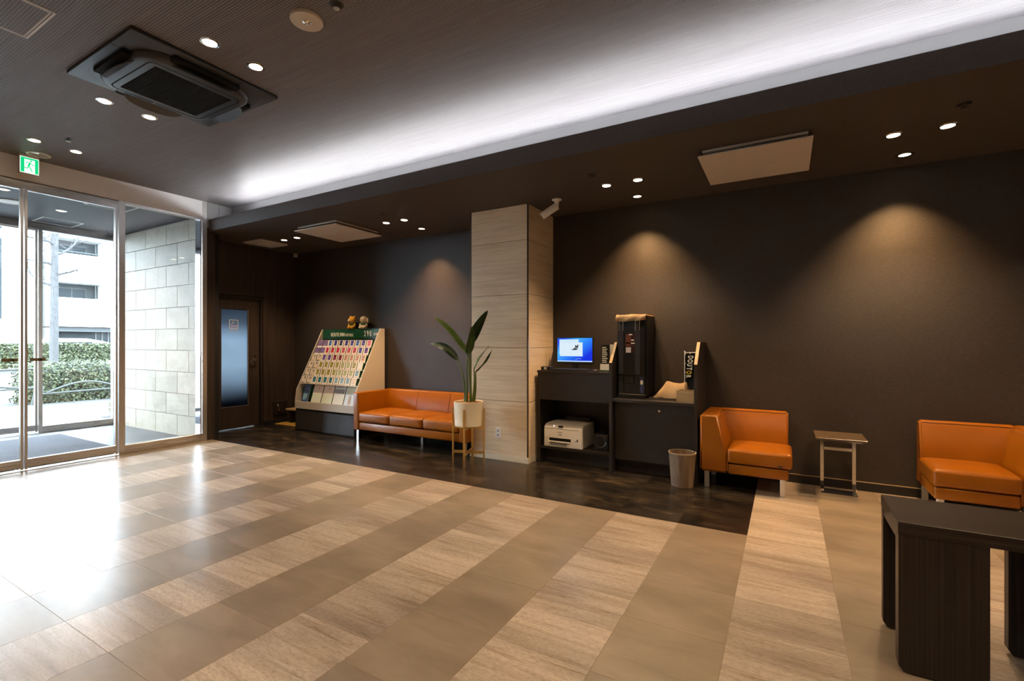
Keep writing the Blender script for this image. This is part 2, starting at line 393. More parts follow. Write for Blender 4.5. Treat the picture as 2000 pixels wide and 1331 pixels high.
for k in range(-16, 0):
    for j in range(4):
        put_tile(me_sl, -.225+.45*k+.225, 3.6+.45*j+.225)

# walls
wall_back = struct('wall_back', bxx(-7.5, XR+.2, YB, YB+.2, -.2, SOF+.6), M['wall'])
wall_right = struct('wall_right', bxx(XR, XR+.2, YF-.2, YB+.2, -.2, 3.6), M['plain'])
wall_front = struct('wall_front', bxx(XL-.2, XR+.2, YF-.2, YF, -.2, 3.6), M['plain'])
bm = bxx(XL-.2, XL, YF-.2, .0, -.2, 3.6)
struct('wall_left', bm, M['plain'])
# left wall past the doors: wood clad stub, end panels of the cove, wall with the smoking room door
bm = bxx(-7.22, XL, 3.53, 3.635, 0, 2.86)
struct('wall_left.001', bm, M['vwood'])
bm = bxx(-7.45, -7.22, 3.752, 3.78, 0, SOF); box(bm, -7.45, -7.22, 4.64, YB, 0, SOF); box(bm, -7.45, -7.22, 3.78, 4.64, 2.045, SOF)
struct('wall_left.002', bm, M['vwood'])
wp = struct('wall_left.003', bxx(XL-.2, XL-.004, 3.52, 3.90, 2.83, 3.4), M['cove'])
for a, b_ in ((3.535, 3.687), (3.690, 3.862)): obj('panel', bxx(XL-.004, XL, a, b_, 2.86, CEIL), M['cove'], wp)
struct('baseboard_back', bxx(-.6, XR, YB-.012, YB, 0, .075), M['black'])
obj('cap_strip', bxx(-.6, XR, YB-.014, YB, .075, .081), M['lightwood'], bpy.data.objects['baseboard_back'])
struct('baseboard_left', bxx(-7.22, -7.212, 4.64, YB, 0, .06), M['black'])
# ceilings
ceiling = struct('ceiling', bxx(XL-.2, XR+.2, YF-.2, 3.86, CEIL, CEIL+.2), M['ceil'])
bm = bxx(-7.5, XR+.2, 3.562, YB+.2, SOF, SOF+.06)
struct('ceiling.001', bm, M['soffit'])
struct('trim_1', bxx(XL-.0, XR+.2, 3.555, 3.575, SOF-.001, 2.971), M['soffit'])
struct('trim_2', bxx(XL-.2, XR+.2, 3.86, 3.88, SOF+.06, CEIL+.2), M['cove'])
struct('trim_3', bxx(-7.5, XR+.2, 3.88, YB+.2, SOF+.5, SOF+.6), M['soffit'])
cv = thing('cove_light', 'long white tube light lying hidden in the ceiling cove trough', 'light', (-1.2, 3.70, SOF+.06))
hs = bxx(-6.5, XR, 3.675, 3.735, SOF+.06, 2.908); box(hs, -6.5, XR, 3.731, 3.735, 2.908, 2.974); obj('housing', hs, M['white'], cv)  # unseen rear flange added to keep direct tube light off the cove lining
tb = B(); tube(tb, [(-6.25, 3.705, 2.930), (XR, 3.705, 2.930)], .020, 14); obj('tube', tb, M['cove_led'], cv, smooth=40)

# ------------------------------------------------------------------ inner glazing
struct('trim_4', bxx(XL-.12, XL, 0, 3.472, 2.972, CEIL), M['header'])
struct('trim_5', bxx(XL-.10, XL-.004, 0.0, 2.60, 2.884, 2.958), M['steel'])
struct('trim_6', bxx(XL-.10, XL-.02, 0.0, 3.53, 2.958, 2.972), M['alu'])
def leaf(name, y0, y1, x, handle, ztop=2.884, gold=True):
    """sliding glass door leaf in plane X = x"""
    d = sempty(name, (x, (y0+y1)/2, 0))
    obj('pane', bxx(x-.03, x-.02, y0+.02, y1-.02, .11, ztop), M['glass'], d)
    obj('bottom_rail', bxx(x-.05, x, y0+.021, y1-.021, .03, .115, .002, 1), M['steel'], d)
    for a, b in ((y0, y0+.021), (y1-.021, y1)): obj('stile', bxx(x-.05, x, a, b, .012, ztop), M['steelv'], d)
    obj('top_rail', bxx(x-.045, x-.005, y0+.021, y1-.021, ztop-.012, ztop), M['steel'], d)
    if handle is not None:
        h = obj('handle_strip', bxx(x-.018, x-.012, handle-.06, handle+.06, 1.118, 1.150, .002, 1), M['bronze'], d, label='narrow brass coloured strip with a lock across the glass')
        hb = B(); tube(hb, [(x-.012, handle+.02, 1.132), (x-.004, handle+.02, 1.132)], .012, 12); obj('lock', hb, M['black'], h)
    return d
leaf('door_1', .97, 1.752, XL, 1.655); leaf('door_2', 1.762, 2.545, XL, 1.862)
bm = bxx(XL-.11, XL, 2.556, 2.617, 0, 2.972); struct('trim_7', bm, M['steelv'])
struct('trim_8', bxx(XL-.11, XL, .90, .96, 0, 2.972), M['steelv'])
struct('trim_9', bxx(XL-.12, XL+.003, 3.472, 3.53, 0, CEIL), M['steelv'])
struct('trim_10', bxx(XL-.15, XL-.03, 3.462, 3.472, .1, 2.95), M['mirror'])
for nm, a, b in (('window_1', 2.617, 3.472), ('window_2', .0, .90)):
    w = sempty(nm, (XL, (a+b)/2, 0))
    obj('pane', bxx(XL-.05, XL-.04, a, b, .1, 2.95), M['glass'], w)
    obj('sill', bxx(XL-.09, XL, a, b, 0, .102, .002, 1), M['steel'], w)
    obj('sill_lip', bxx(XL, XL+.004, a, b, .078, .086), M['steel'], w)
    obj('head_frame', bxx(XL-.08, XL-.01, a, b, 2.945, 2.972), M['steel'], w)
struct('trim_11', bxx(XL-.08, XL+.02, 0, 2.556, -.001, .006), M['steel'])

# ------------------------------------------------------------------ entrance vestibule
XO = -9.4
vf = struct('floor.001', bxx(-10.5, XL-.1, -.3, 3.7, -.2, -.0012), M['vest_tile'])
me_v = tile_mesh('floor_tile', .6-.003, .6-.003, M['vest_tile'])
for i in range(5):
    for j in range(6):
        x, y = XL-.4-.6*i, 3.23-.6*j
        if x > XO+.1: put_tile(me_v, x, y, vf)
struct('ceiling.002', bxx(-9.5, XL-.12, -.3, 3.75, 3.05, 3.6), M['vceil'])
ws = struct('wall_entrance', bxx(-9.5, XL-.12, 3.537, 3.75, 0, 3.4), M['black_gap'])  # black backing: stone joints, and the shadow gap above them put in as colour
me_st = {}
for c in range(10):
    z0 = -.012+.305*c; z1 = z0+.305-.006; off = 0 if c % 2 == 0 else .31
    z0, z1 = max(z0, 0), min(z1, 3.02)
    for k in range(-2, 5):
        xa, xb = -7.18-.617*k-off+.31-.617, -7.18-.617*k-off+.31-.006
        xa, xb = max(xa, -9.5), min(xb, XL-.16)
        if xb-xa < .05: continue
        bm = bxx((xa-xb)/2, (xb-xa)/2, -.007, .007, (z0-z1)/2, (z1-z0)/2, .0015, 1)
        o = obj('stone_tile', bm, M['stone']); o.parent = ws; o.location = ((xa+xb)/2, 3.53, (z0+z1)/2)
struct('wall_entrance.001', bxx(-9.5, XL-.12, -.3, -.0, 0, 3.4), M['stone'])
# outer glazing
struct('trim_12', bxx(XO-.12, XO, -.3, 3.53, 2.955, 3.06), M['steel'])
leaf('door_3', 1.73, 2.60, XO-.05, None, 2.955); leaf('door_4', .84, 1.71, XO-.05, None, 2.955)
struct('trim_13', bxx(XO-.1, XO, 2.60, 2.645, 0, 2.955), M['steelv'])
for nm, a, b in (('window_3', 2.645, 3.53), ('window_4', -.05, .83)):
    w = sempty(nm, (XO, (a+b)/2, 0))
    obj('pane', bxx(XO-.05, XO-.04, a, b, .09, 2.955), M['glass'], w)
    obj('sill', bxx(XO-.09, XO, a, b, 0, .095, .002, 1), M['steel'], w)
    if nm == 'window_3': obj('frame_side', bxx(XO-.08, XO, b-.045, b, .095, 2.955), M['steelv'], w)
struct('trim_14', bxx(-10.2, -9.5, -.6, 5.0, 3.08, 3.45), M['facade_g'])
em = tag(obj('entrance_mat', bxx(-9.0, -7.1, .55, 2.72, 0, .012, .004, 1), M['mat_rub']), 'blue grey looped entrance mat lying between the two sets of glass doors', 'mat')
# vestibule ceiling fittings
def hatch(name, x0, x1, y0, y1, z, m, label, cat='hatch'):
    t = thing(name, label, cat, ((x0+x1)/2, (y0+y1)/2, z))
    w = .009
    bm = B()
    for a in ((x0, x1, y0, y0+w), (x0, x1, y1-w, y1), (x0, x0+w, y0+w, y1-w), (x1-w, x1, y0+w, y1-w)): box(bm, *a, z-.003, z)
    obj('frame', bm, M['white'], t)
    obj('panel', bxx(x0+w, x1-w, y0+w, y1-w, z-.0015, z), m, t)
    g = .016; bm = B()
    for a in ((x0+g, x1-g, y0+g, y0+g+w*.7), (x0+g, x1-g, y1-g-w*.7, y1-g), (x0+g, x0+g+w*.7, y0+g, y1-g), (x1-g-w*.7, x1-g, y0+g, y1-g)): box(bm, *a, z-.003, z-.0016)
    obj('inner_frame', bm, M['white'], t)
    return t
hatch('access_hatch', -9.31, -8.87, 2.50, 2.95, 3.05, M['vceil'], 'square white framed access hatch in entrance ceiling above the outer glass door')
hatch('access_hatch', -7.62, -7.17, 2.52, 2.96, 3.05, M['vceil'], 'square white framed access hatch in entrance ceiling beside the inner glass doors')
hatch('access_hatch', -4.095, -3.64, .62, 1.082, CEIL, M['ceil'], 'square ribbed access hatch with thin white frame in top left of lobby ceiling')
sp = thing('ceiling_speaker', 'round white speaker disc in the blue entrance ceiling', 'speaker', (-8.278, 2.042, 3.05))
obj('grille', lathe(B(), [(.001, 3.044), (.115, 3.044), (.12, 3.046)], -8.278, 2.042, 32), M['white'], sp, smooth=40)
obj('rim', lathe(B(), [(.12, 3.05), (.12, 3.040), (.135, 3.040), (.135, 3.05)], -8.278, 2.042, 32), M['white'], sp, smooth=40)

# ------------------------------------------------------------------ smoking room behind the wood door
bm = bxx(-8.9, -7.45, 3.76, 3.80, 0, 2.5); box(bm, -8.9, -7.45, 5.2, 5.25, 0, 2.5); box(bm, -8.95, -8.9, 3.76, 5.25, 0, 2.5); box(bm, -8.9, -7.45, 3.76, 5.25, -.05, 0); box(bm, -8.9, -7.45, 3.76, 5.25, 2.5, 2.55)
struct('wall_smoking_room', bm, M['facade'])
sl = thing('strip_light', 'added cool light panel standing in for daylight behind the frosted door glass', 'light', (-8.2, 4.2, 2.5))  # added lamp panel, stands in for daylight inside the smoking room
obj('diffuser', bxx(-8.5, -7.9, 3.95, 4.45, 2.44, 2.498), mat('daylight stand-in panel', (1, 1, 1), .5, em=(.72, .86, 1.0), es=60), sl)
d5 = sempty('door_5', (-7.22, 4.18, 0))
bm = bxx(-7.42, -7.235, 3.78, 3.80, 0, 2.045); box(bm, -7.42, -7.235, 4.60, 4.64, 0, 2.045); box(bm, -7.42, -7.235, 3.80, 4.60, 1.985, 2.045)
obj('frame', bm, M['ebony'], d5)
bm = bxx(-7.31, -7.268, 3.80, 4.012, .012, 1.985); box(bm, -7.31, -7.268, 4.418, 4.598, .012, 1.985); box(bm, -7.31, -7.268, 4.012, 4.418, .012, .345); box(bm, -7.31, -7.268, 4.012, 4.418, 1.825, 1.985)
obj('leaf', bm, M['vwood'], d5)
obj('frosted_pane', bxx(-7.295, -7.289, 4.012, 4.418, .345, 1.825), M['frost'], d5, label='frosted glass tinted dark at top and bottom for the dim room behind')
bm = bxx(-7.268, -7.264, 4.409, 4.421, .345, 1.825); box(bm, -7.268, -7.264, 4.009, 4.421, .338, .347); obj('glazing_bead', bm, M['steelv'], d5)
hd = B(); tube(hd, [(-7.268, 4.53, 1.03), (-7.22, 4.53, 1.03), (-7.215, 4.52, 1.03), (-7.215, 4.44, 1.025)], .009, 10); obj('lever_handle', hd, M['chrome'], d5, smooth=50)
hd = B(); tube(hd, [(-7.268, 4.53, 1.11), (-7.258, 4.53, 1.11)], .014, 14); obj('lock', hd, M['chrome'], d5)
# smoking symbol
def rr(y, z, s, w, x):
    bm = B()
    for a in ((y-s, y+s, z-s, z-s+w), (y-s, y+s, z+s-w, z+s), (y-s, y-s+w, z-s+w, z+s-w), (y+s-w, y+s, z-s+w, z+s-w)): box(bm, x-.001, x, a[0], a[1], a[2], a[3])
    return bm
sy, sz, sx = 4.205, 1.595, -7.284
sg = obj('smoking_sign', rr(sy, sz, .068, .009, sx), M['letter'], d5, label='small pale square sign with a cigarette symbol')
obj('cigarette', bxx(sx-.001, sx, sy-.045, sy+.052, sz-.036, sz-.020), mat('pink sign bar', (.75, .36, .30), .5), sg)
tb = B(); tube(tb, [(sx, sy-.04, sz-.012), (sx, sy-.03, sz+.012), (sx, sy-.005, sz+.022), (sx, sy+.005, sz+.042), (sx, sy-.012, sz+.046), (sx, sy-.02, sz+.02)], .0035, 6); obj('smoke_curl', tb, M['letter'], sg)
for q, zz in ((0, -.085), (1, -.102)):
    bm = B()
    for k in range(6): box(bm, sx-.001, sx, sy-.062+.021*k+.004*q, sy-.062+.021*k+.017, sz+zz-.005, sz+zz+.005)
    obj('caption', bm, mat('pinkish caption', (.55, .40, .38), .5), sg)

# ------------------------------------------------------------------ column
col = thing('column', 'square beige wood grain column rising to the dark lower ceiling', 'column', (-2.79, 4.88, 0))
cx0, cx1, cy0 = -3.165, -2.41, 4.56
zs = [.066, .665, 1.255, 1.84, 2.43, SOF]
obj('core', bxx(cx0+.008, cx1-.008, cy0+.008, YB, 0, SOF), M['alu'], col)
for a, b in zip(zs, zs[1:]):
    obj('front_panel', bxx(cx0+.016, cx1-.014, cy0, cy0+.012, a, b-.004, .001, 1), M['col'], col)
    obj('side_panel', bxx(cx1-.012, cx1, cy0+.014, YB, a, b-.004, .001, 1), M['col'], col)
    obj('side_panel', bxx(cx0, cx0+.012, cy0+.014, YB, a, b-.004, .001, 1), M['col'], col)
for x in (cx0, cx1-.014):
    obj('corner_trim', bxx(x, x+.014, cy0-.001, cy0+.014, .066, SOF, .002, 1), M['alu'], col, label='thin dark metal corner strip')
bm = bxx(cx0-.004, cx1+.004, cy0-.006, cy0+.01, 0, .064, .001, 1); box(bm, cx1-.01, cx1+.004, cy0+.01, YB, 0, .064); box(bm, cx0-.004, cx0+.01, cy0+.01, YB, 0, .064)
obj('baseboard', bm, mat('cream skirting', (.66, .58, .44), .5), col)
ol = thing('wall_outlet', 'white double wall outlet on the front face of the beige column', 'outlet', (-2.785, cy0, .305))
obj('plate', bxx(-2.82, -2.75, cy0-.008, cy0, .243, .363, .003, 2), M['white'], ol)
for z in (.28, .325):
    s_ = obj('socket', bxx(-2.80, -2.77, cy0-.010, cy0-.008, z-.014, z+.014), M['offwhite'], ol)
    bm = B()
    for x in (-2.79, -2.778): box(bm, x-.0015, x+.0015, cy0-.0105, cy0-.0101, z-.006, z+.006)
    obj('slots', bm, M['black'], s_)

# ------------------------------------------------------------------ ceiling fittings
def spot(parent, loc, power, ang, blend, color, aim=(0, 0, -1), rad=.03):
    d = bpy.data.lights.new('lamp', 'SPOT'); d.energy = power; d.spot_size = math.radians(ang); d.spot_blend = blend; d.color = color; d.shadow_soft_size = rad
    o = bpy.data.objects.new('lamp', d); COL.objects.link(o); o.parent = parent; o.location = Vector(loc)-org(parent)
    o.rotation_euler = Vector(aim).to_track_quat('-Z', 'Y').to_euler(); return o
def downlight(x, y, z, label, power, ang, r=.041, group=None):
    t = thing('downlight', label, 'downlight', (x, y, z), group)
    obj('trim_ring', lathe(B(), [(r+.001, z), (r+.001, z-.004), (r+.014, z-.003), (r+.016, z)], x, y, 32), M['chrome'], t, smooth=50)
    obj('lens', lathe(B(), [(.0005, z-.0035), (r*.7, z-.0045), (r, z-.002)], x, y, 28), M['led'], t, smooth=50)
    spot(t, (x, y, z-.03), power, ang, .7, WARM)
    return t
GM, GS = 'lit downlights in the ribbed ceiling', 'lit downlights in the brown soffit'
mains = [(-3.151, 1.668, 'lit ceiling downlight right of the black air conditioner, upper left in its pair'),
         (-3.151, 1.970, 'lit ceiling downlight right of the black air conditioner, lower right in its pair'),
         (-4.626, 1.662, 'lit ceiling downlight below left of the black air conditioner, left of its pair'),
         (-4.626, 1.966, 'lit ceiling downlight below left of the black air conditioner, right of its pair'),
         (-6.088, 1.658, 'lit ceiling downlight directly above the green exit sign'),
         (-6.088, 1.958, 'lit ceiling downlight right of the exit sign, farthest from the camera in the ribbed ceiling')]
d0 = downlight(*mains[0][:2], CEIL, mains[0][2], P_MAIN, 125, group=GM)
for x, y, l in mains[1:]: dup(d0, (x, y, CEIL), l)
offs = [(-1.68, 1.668), (-1.68, 1.97), (-.2, 1.668), (-.2, 1.97), (1.27, 1.668), (1.27, 1.97), (2.75, 1.8)]
wd = ['first', 'second', 'third', 'fourth', 'fifth', 'sixth', 'seventh']
for k, (x, y) in enumerate(offs): dup(d0, (x, y, CEIL), 'lit ceiling downlight outside the frame, %s one right of the round emergency light' % wd[k], 'downlights outside the frame')
for k, x in enumerate((-6.09, -4.63, -3.15, -1.68, -.2, 1.27, 2.75)): dup(d0, (x, -.9, CEIL), 'lit ceiling downlight behind the camera, %s one from the glass doors' % wd[k], 'downlights outside the frame')
sofs = [(.98, 4.387, 'lit soffit downlight, rightmost in the photo, above the right orange armchair'),
        (.681, 4.387, 'lit soffit downlight, left of the pair above the orange armchairs'),
        (-1.184, 4.41, 'lit soffit downlight above the coffee machine, right one of the pair'),
        (-1.487, 4.42, 'lit soffit downlight above the coffee machine, left one of the pair'),
        (-4.05, 4.42, 'lit soffit downlight left of the column, right one of the pair'),
        (-4.343, 4.415, 'lit soffit downlight close to the right corner of the far hanging vent panel'),
        (-6.06, 4.40, 'lit soffit downlight between the small square vent and the far hanging panel, right one'),
        (-6.357, 4.404, 'lit soffit downlight touching the small square vent in the far corner')]
s0 = downlight(*sofs[0][:2], SOF, sofs[0][2], P_SOF, 105, r=.040, group=GS)
for x, y, l in sofs[1:]: dup(s0, (x, y, SOF), l)
dup(s0, (3.3, 4.4, SOF), 'round lit soffit downlight outside the photo frame', 'soffit downlights outside the frame')
vd = downlight(-8.276, 2.513, 3.05, 'lit downlight in the entrance ceiling beyond the glass doors, right of the speaker disc', 45, 140, group='lit downlights in the entrance ceiling')
dup(vd, (-7.69, 1.834, 3.05), 'lit downlight in the entrance ceiling at the left photo edge')
dup(vd, (-8.276, 1.3, 3.05), 'round lit entrance downlight outside the photo frame'); dup(vd, (-7.69, .7, 3.05), 'second round lit entrance downlight outside the photo frame')
def washer(x, y, label):
    t = thing('wall_washer', label, 'wall washer', (x, y, SOF), 'wall washers along the dark wall')
    z = SOF
    obj('trim_ring', lathe(B(), [(.040, z), (.040, z-.003), (.062, z-.003), (.064, z)], x, y, 32), M['black'], t, smooth=50)
    obj('lens', lathe(B(), [(.0005, z-.002), (.030, z-.003), (.040, z-.001)], x, y, 28), M['led2'], t, smooth=50)
    spot(t, (x, y, z-.025), P_WASH, 94, 1.0, (1, .57, .23), aim=(0, .02, -1), rad=.02)
    return t
w0 = washer(.83, 4.889, 'small wall washer spot lighting the dark wall above the side table')
dup(w0, (-1.322, 4.905, SOF), 'small wall washer spot above the coffee machine')
dup(w0, (-4.161, 4.873, SOF), 'small wall washer spot above the three seat sofa')
dup(w0, (3.0, 4.89, SOF), 'small wall washer spot outside the photo frame')
def sprinkler(x, y, z, label):
    t = thing('sprinkler', label, 'sprinkler', (x, y, z), 'ceiling sprinklers')
    obj('escutcheon', lathe(B(), [(.012, z-.001), (.030, z-.003), (.040, z)], x, y, 24), M['black'], t, smooth=50)
    obj('head', lathe(B(), [(.010, z-.002), (.010, z-.018), (.018, z-.020), (.018, z-.023), (.0005, z-.023)], x, y, 16), M['chrome'], t, smooth=40)
    return t
p0 = sprinkler(-5.777, 1.801, CEIL, 'small sprinkler head between the two farthest downlights of the ribbed ceiling')
dup(p0, (-2.183, 1.833, CEIL), 'small sprinkler head at the top edge beside the round emergency light')
for x, y, l in [(.979, 4.037, 'small dark sprinkler in the soffit above the rightmost downlights'), (-1.495, 4.057, 'small dark sprinkler in the soffit right of the security camera'),
                (-4.034, 4.04, 'small dark sprinkler in the soffit left of the column'), (-6.379, 4.05, 'small dark sprinkler in the soffit near the small square vent')]: dup(p0, (x, y, SOF), l)
# emergency light disc
z = CEIL; x, y = -2.431, 1.829
t = thing('emergency_light', 'round beige emergency light disc flat on the ribbed ceiling', 'light', (x, y, z))
obj('disc', lathe(B(), [(.0005, z-.020), (.075, z-.020), (.088, z-.018), (.092, z-.012), (.092, z)], x, y, 40), M['beige_panel'], t, smooth=40)
obj('reflector', lathe(B(), [(.0005, z-.021), (.010, z-.030), (.020, z-.026), (.024, z-.0205)], x, y, 20), M['chrome'], t, smooth=40)
obj('bulb', lathe(B(), [(.0005, z-.034), (.008, z-.032), (.010, z-.026)], x, y, 12), M['glass'], t, smooth=60)
# exit sign + its dark round fitting
x, y = -6.517, 1.803
t = thing('recessed_ring', 'dark round ceiling fitting with white rim behind the green exit sign', 'ceiling fitting', (x, y, z))
obj('rim', lathe(B(), [(.074, z), (.074, z-.006), (.092, z-.005), (.094, z)], x, y, 36), M['white'], t, smooth=40)
obj('mirror_dish', lathe(B(), [(.0005, z-.001), (.05, z-.0015), (.074, z-.003)], x, y, 36), M['mirror'], t, smooth=60)
t = thing('exit_sign', 'green and white lit running man exit sign under the ceiling above the glass doors', 'sign', (-6.64, 1.755, 3.2))
X0 = -6.60
obj('housing', bxx(X0-.045, X0-.003, 1.688, 1.832, 3.0, 3.2, .003, 1), M['offwhite'], t)
obj('face', bxx(X0-.003, X0, 1.690, 1.830, 3.012, 3.172), M['white_lit'], t)
def zb(y0, y1, z0, z1): return bxx(X0, X0+.001, y0, y1, z0, z1)
bm = zb(1.695, 1.722, 3.018, 3.166); box(bm, X0, X0+.001, 1.800, 1.825, 3.018, 3.166); box(bm, X0, X0+.001, 1.722, 1.800, 3.150, 3.166)
obj('green_border', bm, M['green_lit'], t)
mb = B()
def limb(pts, r): tube(mb, [(X0+.001, a, b) for a, b in pts], r, 6)
limb([(1.764, 3.118), (1.752, 3.085)], .008); limb([(1.764, 3.120), (1.745, 3.124), (1.733, 3.108)], .0035); limb([(1.766, 3.118), (1.780, 3.102), (1.797, 3.098)], .0035)
limb([(1.752, 3.085), (1.746, 3.062), (1.714, 3.062)], .0045); limb([(1.756, 3.085), (1.768, 3.060), (1.780, 3.032)], .0045)
lathe(mb, [(.0005, 3.146), (.006, 3.143), (.008, 3.137), (.006, 3.131), (.0005, 3.128)], X0+.003, 1.770, 12)
obj('running_man', mb, M['green_lit'], t)

# ceiling cassette air conditioner
def sq(cx, cy, h, r, z, n=8):
    pts = []
    for q, (sx_, sy_) in enumerate(((1, 1), (-1, 1), (-1, -1), (1, -1))):
        for i in range(n+1):
            a = PI/2*q+PI/2*i/n; pts.append((cx+sx_*(h-r)+r*math.cos(a), cy+sy_*(h-r)+r*math.sin(a), z))
    return pts
def loft(bm, rings, mi=0, cap=True):
    R = [[bm.verts.new(p) for p in r] for r in rings]; n = len(R[0])
    for A, C in zip(R, R[1:]):
        for i in range(n): bm.faces.new((A[i], C[i], C[(i+1) % n], A[(i+1) % n])).material_index = mi
    if cap: bm.faces.new(R[-1][::-1]).material_index = mi
    return bm
ax, ay, z = -3.855, 1.815, CEIL
t = thing('air_conditioner', 'black square ceiling cassette air conditioner in the ribbed ceiling', 'air conditioner', (ax, ay, z))
obj('frame_plate', bxx(ax-.475, ax+.475, ay-.475, ay+.475, z-.026, z, .006, 2), M['charcoal'], t, smooth=40)
bm = B(); loft(bm, [sq(ax, ay, .405, .19, z-.026), sq(ax, ay, .405, .19, z-.020), sq(ax, ay, .425, .20, z-.0262)], cap=False)
obj('recess_ring', bm, M['blackm'], t)
bm = B(); loft(bm, [sq(ax, ay, .375, .17, z-.02), sq(ax, ay, .372, .17, z-.050), sq(ax, ay, .355, .16, z-.066), sq(ax, ay, .325, .14, z-.072)])
bmesh.ops.recalc_face_normals(bm, faces=bm.faces)
obj('body', bm, M['charcoal2'], t, smooth=50)
obj('panel_seam', loft(B(), [sq(ax, ay, .300, .05, z-.0722), sq(ax, ay, .297, .05, z-.0735), sq(ax, ay, .292, .045, z-.0722)], cap=False), M['blackm'], t)
gr = obj('intake_grille', bxx(ax-.25, ax+.25, ay-.25, ay+.25, z-.0745, z-.072, .002, 1), M['blackm'], t)
bm = B()
for i in range(34): box(bm, ax-.245, ax+.245, ay-.245+i*.0146, ay-.245+i*.0146+.005, z-.0775, z-.0742)
obj('grille_slats', bm, M['blackm'], gr, stuff=True)
for q in range(4):
    R = Matrix.Translation((ax, ay, 0)) @ Matrix.Rotation(PI/2*q, 4, 'Z')
    bm = bxx(-.215, .215, .325, .418, z-.058, z-.024, .008, 2); bm.transform(R); obj('outlet_slot', bm, M['blackm'], t, smooth=40)
    bm = B(); NN = 14; V = []
    for i in range(NN+1):
        tt = -1+2*i/NN; w_ = max(0, 1-abs(tt)**2.6)**.6
        V.append([bm.verts.new((tt*(.215-.012*k/3), .338+.070*w_*k/3, z-.058-(.040*w_*(k/3)**1.15))) for k in range(4)])
    for i in range(NN):
        for k in range(3): bm.faces.new((V[i][k], V[i+1][k], V[i+1][k+1], V[i][k+1]))
    bmesh.ops.remove_doubles(bm, verts=bm.verts, dist=.0005); bmesh.ops.solidify(bm, geom=bm.faces[:], thickness=.006); bmesh.ops.recalc_face_normals(bm, faces=bm.faces)
    bm.transform(R); obj('louver', bm, M['charcoal2'], t, smooth=50)
    bm = bxx(.40, .474, .20, .204, z-.0268, z-.0255); bm.transform(R); obj('plate_seam', bm, M['blackm'], t)
bm = B()
for i in range(3): box(bm, ax-.32+.006*i, ax-.317+.006*i, ay-.02, ay-.005, z-.0724, z-.0715)
obj('indicator', bm, M['offwhite'], t)

# hanging vent panels, small vent
def vent(x0, x1, y0, y1, label):
    t = thing('vent_panel', label, 'vent', ((x0+x1)/2, (y0+y1)/2, SOF), 'hanging vent panels in the soffit')
    obj('back_frame', bxx(x0+.03, x1-.03, y0+.03, y1-.03, SOF-.018, SOF), M['beige_panel'], t)
    obj('dark_throat', bxx(x0+.09, x1-.09, y0+.09, y1-.09, SOF-.046, SOF-.018), M['blackm'], t)
    ym = (y0+y1)/2
    for a, b_ in ((y0, ym-.001), (ym+.001, y1)): obj('face_panel', bxx(x0, x1, a, b_, SOF-.058, SOF-.046, .002, 1), M['beige_panel'], t)
    return t
vent(-.597, .172, 3.97, 4.725, 'large flat beige vent panel hanging under the soffit above the coffee machine')
vent(-5.54, -4.752, 3.98, 4.745, 'large flat beige vent panel hanging under the far soffit left of the column')
t = thing('square_vent', 'small square slotted vent in the soffit near the smoking room door', 'vent', (-6.79, 4.385, SOF))
x0, x1, y0, y1 = -6.99, -6.58, 4.18, 4.62
bm = B()
for a in ((x0, x1, y0, y0+.06), (x0, x1, y1-.06, y1), (x0, x0+.06, y0+.06, y1-.06), (x1-.06, x1, y0+.06, y1-.06)): box(bm, *a, SOF-.02, SOF)
obj('frame', bm, M['beige_panel'], t); obj('dark_slot', bxx(x0+.06, x1-.06, y0+.06, y1-.06, SOF-.008, SOF), M['blackm'], t)
obj('center_plate', bxx(x0+.095, x1-.095, y0+.095, y1-.095, SOF-.02, SOF-.008), M['beige_panel'], t)
# corner sensor box + cctv camera
t = tag(obj('corner_sensor', bxx(-7.19, -7.14, 5.15, 5.2, SOF-.06, SOF, .004, 1), M['offwhite']), 'tiny pale sensor box in the far top corner of the dark wall', 'sensor')
x, y, z = -2.086, 4.593, SOF
t = thing('security_camera', 'white bullet security camera hanging from the soffit in front of the column', 'security camera', (x, y, z))
obj('mount', lathe(B(), [(.0005, z), (.052, z), (.052, z-.006), (.030, z-.018), (.022, z-.030), (.020, z-.085), (.0005, z-.088)], x, y, 28), M['white'], t, smooth=40)
bm = B(); tube(bm, [(x, y, z-.07), (x-.02, y-.01, z-.10)], .014, 12); obj('arm', bm, M['white'], t, smooth=40)
a = Vector((x+.015, y-.01, z-.075)); dcam = Vector((-.80, -.25, -.50)).normalized()
bm = B(); tube(bm, [a, a+dcam*.004, a+dcam*.19, a+dcam*.195], [.028, .034, .034, .031], 24); bd = obj('body', bm, M['white'], t, smooth=40)
bm = B(); tube(bm, [a+dcam*.194, a+dcam*.199], [.027, .024], 24); obj('lens', bm, M['black'], bd, smooth=40)
bm = B(); bar(bm, a+dcam*.01+Vector((0, 0, .036)), a+dcam*.225+Vector((0, 0, .036)), .066, .005); obj('sun_shade', bm, M['white'], t)

